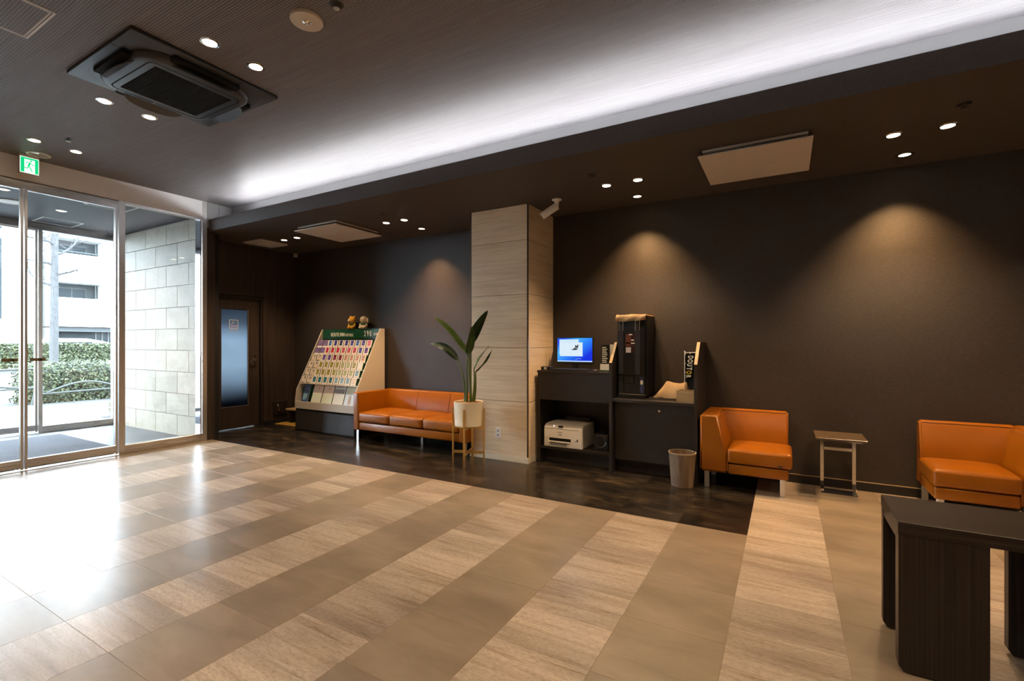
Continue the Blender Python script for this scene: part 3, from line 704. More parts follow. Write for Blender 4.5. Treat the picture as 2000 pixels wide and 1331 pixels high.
# ------------------------------------------------------------------ seating
def cushion(x0, x1, y0, y1, z0, z1, bev, dome=.02, n=26):
    """soft box: rounded edges and a domed top"""
    bm = bxx(x0, x1, y0, y1, z0, z1)
    bmesh.ops.subdivide_edges(bm, edges=bm.edges[:], cuts=n, use_grid_fill=True)
    for v in bm.verts:
        for i, (lo, hi) in enumerate(((x0, x1), (y0, y1), (z0, z1))): pass
        c = Vector((min(max(v.co.x, x0+bev), x1-bev), min(max(v.co.y, y0+bev), y1-bev), min(max(v.co.z, z0+bev), z1-bev)))
        d = v.co-c
        if d.length > 1e-9: v.co = c+d.normalized()*min(bev, d.length if d.length < bev else bev)
        u = (v.co.x-x0)/(x1-x0); w = (v.co.y-y0)/(y1-y0); h = (v.co.z-z0)/(z1-z0)
        v.co.z += dome*h*(1-(2*u-1)**4)*(1-(2*w-1)**4)
        v.co.y -= dome*.35*(1-(2*u-1)**4)*max(0, 1-w*2.2)*(1-(2*h-1)**2)
    return bm
def leg_post(parent, x, y, h, s=.034, m='chrome'):
    return obj('leg', bxx(x-s/2, x+s/2, y-s/2, y+s/2, 0, h, .002, 1), M[m], parent)
# three seat sofa
sx0, sx1, fy, by = -4.975, -3.150, 4.45, 5.155
t = thing('sofa', 'orange leather three seat sofa with chrome legs against the dark wall', 'sofa', ((sx0+sx1)/2, (fy+by)/2, 0))
obj('arm', bxx(sx0, sx0+.095, fy, by, .16, .655, .016, 3), M['leather'], t, smooth=50)
obj('arm', bxx(sx1-.10, sx1, fy, by, .16, .655, .016, 3), M['leather'], t, smooth=50)
obj('rail', bxx(sx0+.095, sx1-.10, fy+.015, by-.05, .165, .262, .010, 2), M['leather'], t, smooth=50)
cw = (sx1-.10-sx0-.095)/3
bk = B(); prism(bk, [(by-.24, .26), (by-.14, .635), (by-.12, .655), (by, .655), (by, .17), (by-.20, .17)], 'x', sx0+.095, sx1-.10)
bmesh.ops.bevel(bk, geom=[e for e in bk.edges if abs((e.verts[0].co-e.verts[1].co).x) > 1], offset=.012, segments=2, affect='EDGES')
bko = obj('backrest', bk, M['leather'], t, smooth=40)
for k in (1, 2):
    x = sx0+.095+cw*k; bm = B(); tube(bm, [(x, by-.243, .28), (x, by-.142, .635), (x, by-.12, .657)], .003, 6); obj('seam', bm, M['leather'], bko)
for k in range(3):
    x = sx0+.095+cw*k
    obj('seat_cushion', cushion(x+.004, x+cw-.004, fy-.005, by-.16, .270, .395, .028, .024), M['leather'], t, smooth=70)
for x, y in ((sx0+.05, fy+.05), (sx1-.05, fy+.05), (sx0+.05, by-.06), (sx1-.05, by-.06), ((sx0+sx1)/2, fy+.33)): leg_post(t, x, y, .165, .036)
# corner armchairs
def armchair(x0, x1, fy, by, side, label):
    t = thing('armchair', label, 'armchair', ((x0+x1)/2, (fy+by)/2, 0), 'orange corner armchairs')
    a0, a1 = (x0, x0+.15) if side < 0 else (x1-.15, x1)
    s0, s1 = (x0+.23, x1) if side < 0 else (x0, x1-.23)
    bm = B()
    if side < 0: prism(bm, [(x0, .15), (x0+.235, .15), (x0+.235, .30), (x0+.15, .665), (x0, .665)], 'y', fy, by)
    else: prism(bm, [(x1, .15), (x1, .665), (x1-.15, .665), (x1-.235, .30), (x1-.235, .15)], 'y', fy, by)
    bmesh.ops.bevel(bm, geom=bm.edges[:], offset=.020, segments=3, affect='EDGES'); obj('arm', bm, M['leather'], t, smooth=60)
    e0, e1 = (x0+.10, x1-.012) if side < 0 else (x0+.012, x1-.10)
    bm = B(); prism(bm, [(by-.17, .24), (by-.105, .650), (by-.09, .665), (by, .665), (by, .15), (by-.17, .15)], 'x', e0, e1)
    bmesh.ops.bevel(bm, geom=bm.edges[:], offset=.014, segments=3, affect='EDGES'); obj('backrest', bm, M['leather'], t, smooth=60)
    obj('rail', bxx(s0+(.006 if side < 0 else .012), s1-(.012 if side < 0 else .006), fy+.012, by-.12, .148, .238, .012, 2), M['leather'], t, smooth=50)
    obj('seat_cushion', cushion(s0, s1+(.015 if side < 0 else 0), fy-.01, by-.135, .246, .372, .024, .022), M['leather'], t, smooth=70)
    for x, y in ((x0+.055, fy+.06), (x1-.055, fy+.06), (x0+.055, by-.06), (x1-.055, by-.06)): leg_post(t, x, y, .155, .04, 'steelv')
    return t
armchair(-.675, .035, 4.60, 5.185, -1, 'orange leather corner armchair between the desk unit and the side table')
armchair(.945, 1.655, 4.61, 5.185, 1, 'orange leather corner armchair at right edge behind the dark coffee table')

# coffee table
tx0, tx1, ty0, ty1 = .386, 1.36, 2.397, 2.785
t = thing('coffee_table', 'dark striped wood coffee table with wide slab legs at lower right', 'coffee table', ((tx0+tx1)/2, (ty0+ty1)/2, 0))
obj('tabletop', bxx(tx0, tx1, ty0, ty1, .547, .597, .002, 1), M['ebony_x'], t)
for a, b_ in ((tx0, tx0+.268), (tx1-.56, tx1-.30)):
    for c, d_ in ((ty0+.002, ty0+.062), (ty1-.045, ty1-.002)):
        bm = B(); prism(bm, [(a+.002, .547), (b_, .547), (b_, .03), (b_-.015, .008), (a+.017, .008), (a+.002, .03)], 'y', c, d_); obj('slab_leg', bm, M['ebony'], t)
obj('side_rail', bxx(tx0+.004, tx0+.03, ty0+.062, ty1-.045, .515, .547), M['ebony'], t)

# C-shaped side table
t = thing('side_table', 'small dark topped side table on a chrome frame between the armchairs', 'side table', (.4, 4.98, 0))
obj('tabletop', bxx(.222, .583, 4.777, 5.165, .490, .508, .003, 1), grain('brown laminate top', (4, 60, 60), [(.3, (.075, .050, .030)), (.7, (.11, .076, .048))], .3, .4, .03), t)
fr = obj('frame_top', bxx(.275, .545, 4.80, 5.12, .480, .488), M['chrome'], t)
for x in (.285, .520):
    bm = B(); pts = [(5.105, .485), (5.105, .12), (5.102, .07), (5.085, .03), (5.06, .010), (4.985, .006)]
    for a, b_ in zip(pts, pts[1:]): bar(bm, (x, a[0], a[1]), (x, b_[0], b_[1]), .026, .010, up=(0, 1, .3))
    obj('leg', bm, M['chrome'], t)
obj('crossbar', bxx(.295, .510, 5.100, 5.110, .352, .378), M['chrome'], t)
obj('base_plate', bxx(.272, .535, 4.96, 5.10, .001, .009, .002, 1), M['machine2'], t)

# ------------------------------------------------------------------ planter with strelitzia
px, py = -2.972, 4.245
t = thing('plant_stand', 'brass four legged plant stand in front of the column', 'plant stand', (px, py, 0))
for k in range(4):
    a = math.radians(20+90*k); R = .172; c = Vector((px+R*math.cos(a), py+R*math.sin(a), 0))
    bm = bxx(-.008, .008, -.011, .011, 0, .605); bm.transform(Matrix.Translation(c) @ Matrix.Rotation(a, 4, 'Z')); obj('leg', bm, M['brass'], t)
for zz in (.130, .398):
    for k in range(2):
        a = math.radians(20+90*k); v = Vector((math.cos(a), math.sin(a), 0))*.170
        bm = B(); bar(bm, Vector((px, py, zz-.001*k))-v, Vector((px, py, zz-.001*k))+v, .014, .026); obj('crossbar', bm, M['brass'], t)
t = thing('potted_plant', 'potted strelitzia with long upright leaves in a cream pot on the brass stand', 'plant', (px, py, .413))
obj('pot', lathe(B(), [(.0005, .413), (.138, .413), (.146, .420), (.158, .668), (.160, .674), (.156, .676), (.150, .670), (.148, .645), (.0005, .645)], px, py, 48), M['cream'], t, smooth=40)
obj('mulch', lathe(B(), [(.0005, .676), (.08, .676), (.1495, .668)], px, py, 32), M['soil'], t, smooth=60)
def leafblade(base, tip, width, bend, face, fold=.25, n=14, m='leaf_d'):
    """strelitzia blade from base to tip; bend bows it, face = direction its flat side looks"""
    base, tip = Vector(base), Vector(tip); ax = (tip-base); L = ax.length; ax.normalize()
    face = Vector(face); face = (face-ax*face.dot(ax)).normalized(); side = ax.cross(face).normalized()
    bm = B(); rows = []
    for i in range(n+1):
        u = i/n; w = width*(math.sin(PI*min(1, u**.72)*.97+.03*PI*(1-u)))**.75*(1-.15*u) if 0 < u < 1 else .004
        c = base+ax*L*u+Vector(bend)*math.sin(PI*u)
        row = []
        for s in (-1, -.55, 0, .55, 1):
            wav = .006*math.sin(9*u+s*2)*abs(s)
            row.append(bm.verts.new(c+side*s*w/2*(1-fold*.4)+face*(abs(s)*w/2*fold+wav)))
        rows.append(row)
    for a, b_ in zip(rows, rows[1:]):
        for j in range(4): bm.faces.new((a[j], a[j+1], b_[j+1], b_[j]))
    r = bmesh.ops.solidify(bm, geom=bm.faces[:], thickness=.0016)
    o = obj('leaf', bm, M[m], t, smooth=60)
    mr = B(); tube(mr, [base+ax*L*k/6+Vector(bend)*math.sin(PI*k/6)-face*.0015 for k in range(7)], [.006, .0055, .005, .004, .003, .002, .001], 6); obj('midrib', mr, M['stalk'], o, smooth=60)
    return base
def stalk(foot, base, bend, r0=.012, r1=.006):
    f, b_ = Vector(foot), Vector(base); bm = B()
    tube(bm, [f+(b_-f)*(k/10)+Vector(bend)*math.sin(PI*k/10) for k in range(11)], [r0+(r1-r0)*k/10 for k in range(11)], 8); obj('stalk', bm, M['stalk'], t, smooth=60)
cam_v = (.55, -.83, 0)
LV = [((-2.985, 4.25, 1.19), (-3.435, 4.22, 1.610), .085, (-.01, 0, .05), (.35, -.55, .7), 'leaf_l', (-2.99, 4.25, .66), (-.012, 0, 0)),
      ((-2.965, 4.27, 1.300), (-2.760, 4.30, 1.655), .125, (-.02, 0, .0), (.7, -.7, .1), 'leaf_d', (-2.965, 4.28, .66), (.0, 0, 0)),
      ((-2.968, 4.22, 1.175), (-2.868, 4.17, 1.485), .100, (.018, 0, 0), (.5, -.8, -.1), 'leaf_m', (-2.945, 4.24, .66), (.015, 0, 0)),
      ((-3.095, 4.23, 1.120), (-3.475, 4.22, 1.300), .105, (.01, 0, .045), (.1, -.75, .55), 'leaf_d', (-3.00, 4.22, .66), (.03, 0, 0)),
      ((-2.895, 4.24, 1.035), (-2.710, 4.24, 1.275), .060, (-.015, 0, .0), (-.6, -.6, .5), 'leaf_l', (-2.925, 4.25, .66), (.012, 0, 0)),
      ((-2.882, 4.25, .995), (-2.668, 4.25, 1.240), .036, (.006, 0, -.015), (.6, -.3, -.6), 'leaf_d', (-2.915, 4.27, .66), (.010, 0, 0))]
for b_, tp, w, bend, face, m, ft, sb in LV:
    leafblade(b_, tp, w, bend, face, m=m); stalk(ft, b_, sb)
for ft, tp in (((-2.975, 4.21, .66), (-2.975, 4.22, 1.13)), ((-2.955, 4.27, .66), (-2.96, 4.27, 1.05)), ((-3.02, 4.25, .66), (-3.035, 4.25, .72))): stalk(ft, tp, (0, 0, 0), .012, .005)

# ------------------------------------------------------------------ brochure rack
rx0, rx1 = -6.385, -5.118
t = thing('brochure_rack', 'beige sloped brochure rack with green header on a dark cabinet', 'rack', ((rx0+rx1)/2, 4.9, 0))
prof = [(4.60, .335), (4.60, .44), (4.622, .61), (5.085, 1.52), (5.17, 1.52), (5.17, .335)]
for a, b_ in ((rx0, rx0+.018), (rx1-.018, rx1)): obj('side_panel', prism(B(), prof, 'x', a, b_), M['offwhite'], t)
obj('front_lip', bxx(rx0+.018, rx1-.018, 4.60, 4.615, .335, .442), M['offwhite'], t)
obj('floor_board', bxx(rx0+.018, rx1-.018, 4.615, 5.17, .335, .352), M['offwhite'], t)
obj('back_panel', bxx(rx0+.018, rx1-.018, 5.155, 5.17, .352, 1.37), M['green'], t)
ca = obj('cabinet', bxx(rx0+.006, rx1-.006, 4.615, 5.17, 0, .335), M['blackm'], t)
for k in range(4):
    w = (rx1-rx0-.012)/4; obj('cabinet_door', bxx(rx0+.006+w*k+.002, rx0+.006+w*(k+1)-.002, 4.603, 4.615, .025, .300), M['desk'], ca)
hb = obj('header_board', bxx(rx0+.018, rx1-.018, 5.085, 5.10, 1.372, 1.520), M['green'], t, label='deep green header with cream lettering')
LT = M['letter']
obj('lettering', text_bm('ROUTE INN', .080, at_front(-6.02, 5.0835, 1.435), sx=.72), LT, hb)
obj('lettering', text_bm('HOTELS', .058, at_front(-5.765, 5.0835, 1.428), sx=.80), LT, hb)
obj('lettering', text_bm('2 9 0', .118, at_front(-5.375, 5.0835, 1.445), sx=.62), LT, hb)
obj('lettering', text_bm('店舗', .042, at_front(-5.215, 5.0835, 1.437), sx=1.0), LT, hb)
# stepped tiers carrying the leaflets
def tier(k): return 4.985-.058*k, 1.296-.1075*k          # y, z of the card centre
for k in range(6):
    y, zc = tier(k)
    obj('tier_shelf', bxx(rx0+.018, rx1-.018, y-.014, y+.045, zc-.062, zc-.056), M['paper'], t)
    obj('tier_back', bxx(rx0+.018, rx1-.018, y+.040, y+.045, zc-.056, zc+.050), M['green'], t)
cardm = {}
def cm(c):
    if c not in cardm: cardm[c] = mat('print %02x%02x%02x' % tuple(int(255*v) for v in c), c, .45)
    return cardm[c]
navy, navd, blu, vio = (.012, .018, .22), (.006, .014, .10), (.02, .11, .42), (.05, .05, .33)
cri, ros, pnk, pur, mar, tn = (.42, .012, .055), (.48, .06, .13), (.55, .12, .25), (.10, .035, .28), (.17, .004, .05), (.42, .24, .18)
olv, olg, grn, tea, cy, crm, wht = (.24, .21, .02), (.28, .28, .08), (.33, .38, .18), (.008, .13, .20), (.16, .32, .42), (.62, .52, .40), (.66, .68, .66)
pho = (.16, .10, .27)
nmc = {navy: 'navy', navd: 'dark navy', blu: 'blue', vio: 'violet blue', cri: 'crimson', ros: 'rose', pnk: 'pink', pur: 'purple', mar: 'maroon', tn: 'tan', olv: 'olive', olg: 'pale olive', grn: 'pale green', tea: 'teal', cy: 'light blue', crm: 'cream', wht: 'white', pho: 'lavender photo'}
rows = [[pho, pho, blu, navy, navd, navy, vio, blu, vio, pnk], [pho, pho, cri, cri, cri, ros, ros, ros, vio, pur], [crm, crm, pur, pur, mar, mar, tn, tn, tn, tn],
        [crm, crm, olv, olv, olv, olg, grn, grn, olg, wht], [crm, crm, olv, olv, olv, olg, grn, grn, grn, cy], [crm, crm, tea, tea, tea, tea, cy, cy, cy, crm]]
ordn = ['first', 'second', 'third', 'fourth', 'fifth', 'sixth', 'seventh', 'eighth', 'ninth', 'tenth']
rown = ['top', 'second', 'third', 'fourth', 'fifth', 'sixth']
tilt = .30
def card(name, x, y, zc, w, h, label, pieces, group):
    """thin leaflet leaning back; pieces = (u0,u1,v0,v1,colour) printed areas"""
    R = Matrix.Translation((x, y, zc)) @ Matrix.Rotation(-tilt, 4, 'X')
    bm = bxx(-w/2, w/2, -.003, .003, -h/2, h/2); bm.transform(R)
    o = tag(obj(name, bm, M['paper']), label, 'brochure', group)
    for nm, u0, u1, v0, v1, c in pieces:
        bm = bxx(-w/2+u0*w, -w/2+u1*w, -.0038, -.003, -h/2+v0*h, -h/2+v1*h); bm.transform(R); obj(nm, bm, cm(c), o)
    return o
for r, cols in enumerate(rows):
    y, zc = tier(r)
    for k, c in enumerate(cols):
        x = rx0+.018+.065+.1185*k + (.010 if k < 2 else 0)
        if c == pho: pcs = [('print', .02, .98, .2, .98, pho), ('photo_patch', .25, .7, .35, .75, (.38, .30, .52))]
        elif c == crm and k < 2: pcs = [('print', .04, .96, .04, .96, crm), ('mark', .45, .78, .60, .94, (.02, .02, .02)), ('mark', .15, .38, .06, .22, (.02, .02, .02)), ('photo_patch', .45, .75, .05, .25, (.35, .30, .08))]
        else: pcs = [('print', .22, .80, .26, .96, c), ('label_line', .34, .66, .48, .56, tuple(min(.8, v+.3) for v in c)), ('label_line', .2, .8, .07, .14, (.45, .30, .25))]
        card('brochure', x, y-.004, zc, .100, .112, '%s leaflet, %s from the left in the %s row of the brochure rack' % (nmc[c], ordn[k], rown[r]), pcs, 'leaflets in the brochure rack')
big = [(-6.235, .135, 'glossy scenic photo leaflet at the left end of the bottom rack row', [('print', 0, 1, 0, 1, (.03, .07, .16)), ('sky', .05, .95, .62, .97, (.12, .18, .42)), ('photo_patch', .12, .78, .12, .45, (.22, .40, .50)), ('photo_patch', .5, .9, .05, .2, (.02, .10, .22))]),
       (-5.985, .205, 'tall pink and green leaflet, left one of two alike in the bottom rack row', [('print', 0, 1, .5, 1, (.74, .64, .60)), ('green_part', 0, 1, 0, .5, (.56, .62, .52)), ('emblem', .52, .62, .70, .80, (.55, .22, .08))]),
       (-5.755, .215, 'tall pink and green leaflet, right one of two alike in the bottom rack row', [('print', 0, 1, .5, 1, (.74, .64, .60)), ('green_part', 0, 1, 0, .5, (.56, .62, .52)), ('emblem', .52, .62, .70, .80, (.55, .22, .08))]),
       (-5.520, .215, 'tall whitish leaflet with dark city photo strip in the bottom rack row', [('print', 0, 1, 0, .95, (.60, .62, .58)), ('photo_patch', .05, .95, .58, .80, (.28, .22, .27)), ('band', .1, .9, .85, .92, (.5, .3, .26))]),
       (-5.285, .215, 'tall pale blue map leaflet in the bottom rack row', [('print', 0, 1, 0, 1, (.50, .58, .64)), ('photo_patch', .05, .95, .55, .95, (.50, .48, .30)), ('band', .35, .6, .05, .5, (.62, .50, .42))])]
for x, w, lb, pcs in big: card('brochure', x, 4.690, .566, w, .290, lb, pcs, 'large leaflets in the bottom rack row')
obj('tier_back', bxx(rx0+.018, rx1-.018, 4.715, 4.72, .352, .64), M['green'], t)
# two plush toys on the rack
def blob(bm, c, r, mi=0, seg=16):
    m = Matrix.Translation(c) @ Matrix.Diagonal((r[0], r[1], r[2], 1))
    g = bmesh.ops.create_uvsphere(bm, u_segments=seg, v_segments=seg//2+2, radius=1, matrix=m)
    for f in {f for v in g['verts'] for f in v.link_faces}: f.material_index = mi
    return bm
def plush(name, x, label, fur, ears, vest):
    y, z0 = 5.125, 1.520
    t = thing(name, label, 'plush toy', (x, y, z0))
    bm = blob(B(), (x, y, z0+.045), (.062, .040, .046)); blob(bm, (x-.035, y-.035, z0+.022), (.026, .034, .022)); blob(bm, (x+.035, y-.035, z0+.022), (.026, .034, .022))
    obj('body', bm, fur, t, smooth=80)
    obj('vest', blob(B(), (x, y-.002, z0+.068), (.058, .042, .030)), vest, t, smooth=80)
    for s in (-1, 1): obj('arm', blob(B(), (x+s*.062, y-.014, z0+.058), (.018, .018, .026)), fur, t, smooth=80)
    hd = obj('head', blob(B(), (x, y-.006, z0+.137), (.064, .050, .056)), fur, t, smooth=80)
    if ears == 'round':
        for s in (-1, 1): obj('ear', blob(B(), (x+s*.042, y, z0+.187), (.018, .012, .018)), fur, hd, smooth=80)
        obj('muzzle', blob(B(), (x-.018, y-.052, z0+.128), (.028, .016, .020)), M['cloth'], hd, smooth=80)
    else:
        obj('ear', blob(B(), (x+.075, y+.0, z0+.128), (.014, .014, .040)), fur, hd, smooth=80)
    for s in (-1, 1): obj('eye', blob(B(), (x-.018+s*.022, y-.053, z0+.148), (.005, .004, .006), seg=8), M['black'], hd, smooth=80)
    obj('nose', blob(B(), (x-.020, y-.066 if ears == 'round' else y-.055, z0+.133), (.007, .005, .005), seg=8), M['black'], hd, smooth=80)
orf = grain('orange plush', (70, 70, 70), [(.3, (.42, .20, .02)), (.7, (.62, .34, .05))], .9, .1, .5)
crf = grain('cream plush', (70, 70, 70), [(.3, (.50, .40, .27)), (.7, (.66, .56, .40))], .9, .1, .5)
vst = grain('green plush cloth', (70, 70, 70), [(.3, (.02, .06, .025)), (.7, (.05, .11, .05))], .9, .1, .3)
plush('plush_toy', -5.74, 'small orange bear plush in a green vest sitting on the rack', orf, 'round', vst)
plush('plush_toy', -5.495, 'small cream round headed plush in a green vest sitting on the rack', crf, 'lop', vst)

# corner bits beside the door: stool, wall box, mat
t = thing('step_stool', 'low dark wooden stool in the corner left of the brochure rack', 'stool', (-6.85, 5.05, .014))
obj('seat', bxx(-7.08, -6.52, 4.93, 5.15, .215, .240, .003, 1), M['boxwood'], t)
for x in (-7.02, -6.62): obj('leg', bxx(x, x+.04, 4.95, 5.13, .014, .215), M['ebony'], t)
obj('stretcher', bxx(-6.98, -6.62, 5.02, 5.05, .08, .12), M['ebony'], t)
t = thing('wall_box', 'low dark wall box with a curved metal handle beside the smoking room door', 'wall box', (-7.22, 4.92, .25))
obj('box', bxx(-7.22, -7.19, 4.80, 5.04, .14, .36, .003, 1), M['ebony'], t)
tb = B(); tube(tb, [(-7.187, 4.86, .31), (-7.170, 4.86, .29), (-7.170, 4.87, .21), (-7.187, 4.93, .19)], .007, 8); obj('handle', tb, M['chrome'], t, smooth=50)
rg = tag(obj('floor_mat', bxx(-7.15, -6.42, 4.78, 5.17, 0, .012, .004, 1), grain('ochre coir', (80, 80, 80), [(.3, (.26, .13, .02)), (.7, (.42, .24, .05))], .9, .1, .5)), 'ochre coir mat on the dark tiles in the corner beside the rack', 'mat')

# ------------------------------------------------------------------ desk unit: computer desk and coffee counter
D = M['desk']; uy = 4.70
t = thing('computer_desk', 'dark brown open computer desk with a low printer shelf beside the column', 'desk', (-1.97, 4.95, 0))
obj('side_panel', bxx(-2.372, -2.345, uy+.02, YB-.003, 0, .985), D, t)
obj('desktop', bxx(-2.372, -1.545, uy, YB-.003, .982, 1.006, .001, 1), D, t)
obj('apron', bxx(-2.345, -1.545, uy+.004, uy+.026, .690, .982), D, t)
obj('printer_shelf', bxx(-2.345, -1.545, uy+.03, YB-.02, .152, .176), D, t)
obj('back_board', bxx(-2.345, -1.545, YB-.02, YB-.005, 0, .982), M['ebony'], t)
obj('access_panel', bxx(-2.02, -1.80, YB-.026, YB-.020, .53, .66), M['ebony'], t)
obj('toe_board', bxx(-2.345, -1.545, uy+.14, uy+.155, 0, .152), D, t)
t = thing('coffee_counter', 'dark brown coffee counter cabinet between two taller side panels', 'cabinet', (-1.12, 4.95, 0))
pf = [(4.655, 0), (4.655, 1.105), (4.835, 1.312), (5.195, 1.312), (5.195, 0)]
for a, b_ in ((-1.540, -1.510), (-.732, -.702)):
    p_ = obj('side_panel', prism(B(), pf, 'x', a, b_), D, t)
    obj('pale_edge', prism(B(), [(4.655, 1.105), (4.835, 1.312), (4.833, 1.314), (4.653, 1.107)], 'x', a+.001, b_-.001), M['lightwood'], p_, label='pale wood slanted edge strip')
obj('worktop', bxx(-1.510, -.732, 4.672, YB-.004, .716, .745, .001, 1), D, t)
dr = obj('door', bxx(-1.502, -.740, 4.735, 4.755, .130, .708), D, t)
kb = B(); tube(kb, [(-1.060, 4.735, .645), (-1.060, 4.722, .645), (-1.060, 4.716, .645)], [.008, .008, .012], 16); obj('knob', kb, M['chrome'], dr, smooth=50)
obj('plinth', bxx(-1.510, -.732, 4.83, 4.85, 0, .130), M['ebony'], t)
obj('carcass', bxx(-1.510, -.732, 4.756, YB-.004, .130, .716), M['blackm'], t)
# monitor
mx0, mx1, my = -2.262, -1.828, 4.98
t = thing('monitor', 'computer monitor with a blue lit desktop on the computer desk', 'monitor', (-2.045, my, 1.006))
obj('bezel', bxx(mx0, mx1, my, my+.035, 1.068, 1.374, .004, 2), M['black'], t)
sc = obj('screen', bxx(mx0+.009, mx1-.009, my-.001, my, 1.096, 1.362), M['screen'], t)
S0, S1 = mx0+.009, mx1-.009; SW = S1-S0
def scr(nm, u0, u1, v0, v1, m, d=.0016): return obj(nm, bxx(S0+u0*SW, S0+u1*SW, my-d, my-.001, 1.096+v0*.266, 1.096+v1*.266), m, sc)
scr('task_bar', 0, 1, 0, .05, M['bar_lit']); scr('window_back', .06, .62, .32, .94, M['win_lit'], .0014); scr('window_front', .08, .73, .235, .815, mat('lit front window', (0, 0, 0), .4, em=(.70, .84, .95), es=1.0), .0018)
bm = B()
for u0, u1, v0, v1 in ((.42, .57, .50, .53), (.46, .60, .53, .56), (.55, .59, .58, .66), (.52, .55, .60, .70), (.58, .61, .62, .72), (.50, .53, .56, .60)): box(bm, S0+u0*SW, S0+u1*SW, my-.0024, my-.0018, 1.096+v0*.266, 1.096+v1*.266)
obj('artwork', bm, M['ink_lit'], sc)
tb = B(); tube(tb, [(S0+(.52+.18*k/8)*SW, my-.0014, 1.096+.266*(.05+.09*math.sin(PI*(.15+.55*k/8)))) for k in range(9)], .0012, 5); obj('swirl', tb, M['win_lit'], sc)
obj('stand_neck', bxx(-2.075, -2.015, my+.005, my+.03, 1.010, 1.075), M['black'], t)
obj('stand_base', bxx(-2.15, -1.94, my-.06, my+.11, 1.006, 1.016, .004, 2), M['black'], t)
kbd = thing('keyboard', 'black keyboard lying on the computer desk below the monitor', 'keyboard', (-2.0, 4.80, 1.006))
obj('case', bxx(-2.235, -1.785, 4.725, 4.865, 1.006, 1.022, .004, 2), M['black'], kbd)
bm = B()
for r in range(5):
    for c in range(15): box(bm, -2.225+.0288*c, -2.225+.0288*c+.024, 4.733+.025*r, 4.733+.025*r+.020, 1.022, 1.028)
obj('keys', bm, M['charcoal'], kbd, stuff=True)
ms = thing('mouse', 'black and silver mouse beside the keyboard on the desk', 'mouse', (-1.725, 4.79, 1.006))
obj('shell', blob(B(), (-1.725, 4.79, 1.012), (.032, .055, .020)), M['black'], ms, smooth=80)
obj('wheel', blob(B(), (-1.725, 4.765, 1.030), (.006, .012, .006), seg=10), M['chrome'], ms, smooth=80)
cr = thing('card_reader', 'small black box with a white sticker at the left desk end', 'box', (-2.30, 4.80, 1.006))
obj('case', bxx(-2.355, -2.245, 4.76, 4.86, 1.006, 1.045, .003, 1), M['black'], cr)
obj('sticker', bxx(-2.315, -2.285, 4.759, 4.76, 1.014, 1.040), M['paper'], cr)
tn_ = tag(obj('desk_tag', prism(B(), [(5.00, 1.006), (5.02, 1.006), (5.10, 1.21), (5.095, 1.21)], 'x', -2.395+.03, -2.36+.03), M['charcoal']), 'thin dark upright card standing behind the box at the left desk end', 'card')
mn = thing('menu_stand', 'small upright black menu board with pale base standing right of the monitor', 'menu', (-1.64, 4.86, 1.006))
obj('base', bxx(-1.705, -1.59, 4.83, 4.90, 1.006, 1.020), M['green'], mn)
obj('base_plate', bxx(-1.70, -1.60, 4.845, 4.855, 1.020, 1.085), M['paper'], mn)
bm = bxx(-1.695, -1.605, 4.862, 4.870, 1.02, 1.285); mb_ = obj('board', bm, M['blackm'], mn)
bm = B()
for k in range(9): box(bm, -1.685, -1.685+random.uniform(.045, .07), 4.8612, 4.862, 1.10+.0195*k, 1.108+.0195*k)
obj('lettering', bm, M['letter'], mb_)
obj('white_sheet', bxx(-1.605, -1.552, 4.885, 4.888, 1.02, 1.290), M['paper'], mn)
# printer on the shelf
z0 = .176; a0, a1, f0, b0 = -2.305, -1.858, 4.735, 5.10
t = thing('printer', 'white inkjet printer on the low shelf of the computer desk', 'printer', (-2.08, 4.92, z0))
prof = [(f0, z0), (f0, .205+z0), (f0+.012, .225+z0), (f0+.05, .247+z0), (b0, .252+z0), (b0, z0+.03), (b0-.03, z0)]
bm = prism(B(), prof, 'x', a0, a1); bmesh.ops.bevel(bm, geom=bm.edges[:], offset=.007, segments=2, affect='EDGES'); obj('body', bm, M['printer'], t, smooth=40)
obj('seam_line', bxx(a0+.004, a1-.04, f0-.0006, f0+.002, z0+.198, z0+.202), M['printer_g'], t)
obj('seam_line', bxx(a0+.004, a0+.07, f0-.0006, f0+.002, z0+.094, z0+.097), M['printer_g'], t)
obj('output_slot', bxx(a0+.065, a1-.13, f0-.0008, f0+.05, z0+.068, z0+.100), M['blackm'], t)
obj('paper_tray', bxx(a0+.06, a1-.14, f0-.018, f0+.02, z0+.052, z0+.066, .003, 1), M['printer'], t)
obj('tray_grip', bxx(a0+.08, a0+.27, f0-.003, f0, z0+.018, z0+.050), M['printer_g'], t)
obj('lcd', bxx(a0+.172, a0+.222, f0+.002, f0+.03, z0+.214, z0+.234), M['black'], t)
obj('power_button', blob(B(), (a0+.115, f0+.014, z0+.228), (.007, .007, .007), seg=10), mat('lit white button', (.8, .8, .9), .3, em=(.75, .75, 1), es=1.5), t, smooth=80)
obj('brand_mark', bxx(a0+.165, a0+.22, f0-.0009, f0, z0+.163, z0+.169), M['printer_g'], t); obj('brand_mark', bxx(a0+.172, a0+.212, f0-.0009, f0, z0+.135, z0+.143), M['printer_g'], t)
bm = bxx(a1-.085, a1-.062, f0-.0009, f0, z0+.080, z0+.085); box(bm, a1-.062, a1-.048, f0-.0009, f0, z0+.080, z0+.102); obj('tray_mark', bm, M['black'], t)
obj('rear_tray', prism(B(), [(b0-.02, z0+.25), (b0, z0+.25), (b0+.03, z0+.275), (b0+.02, z0+.28)], 'x', a0+.10, a1-.06), M['printer_g'], t)
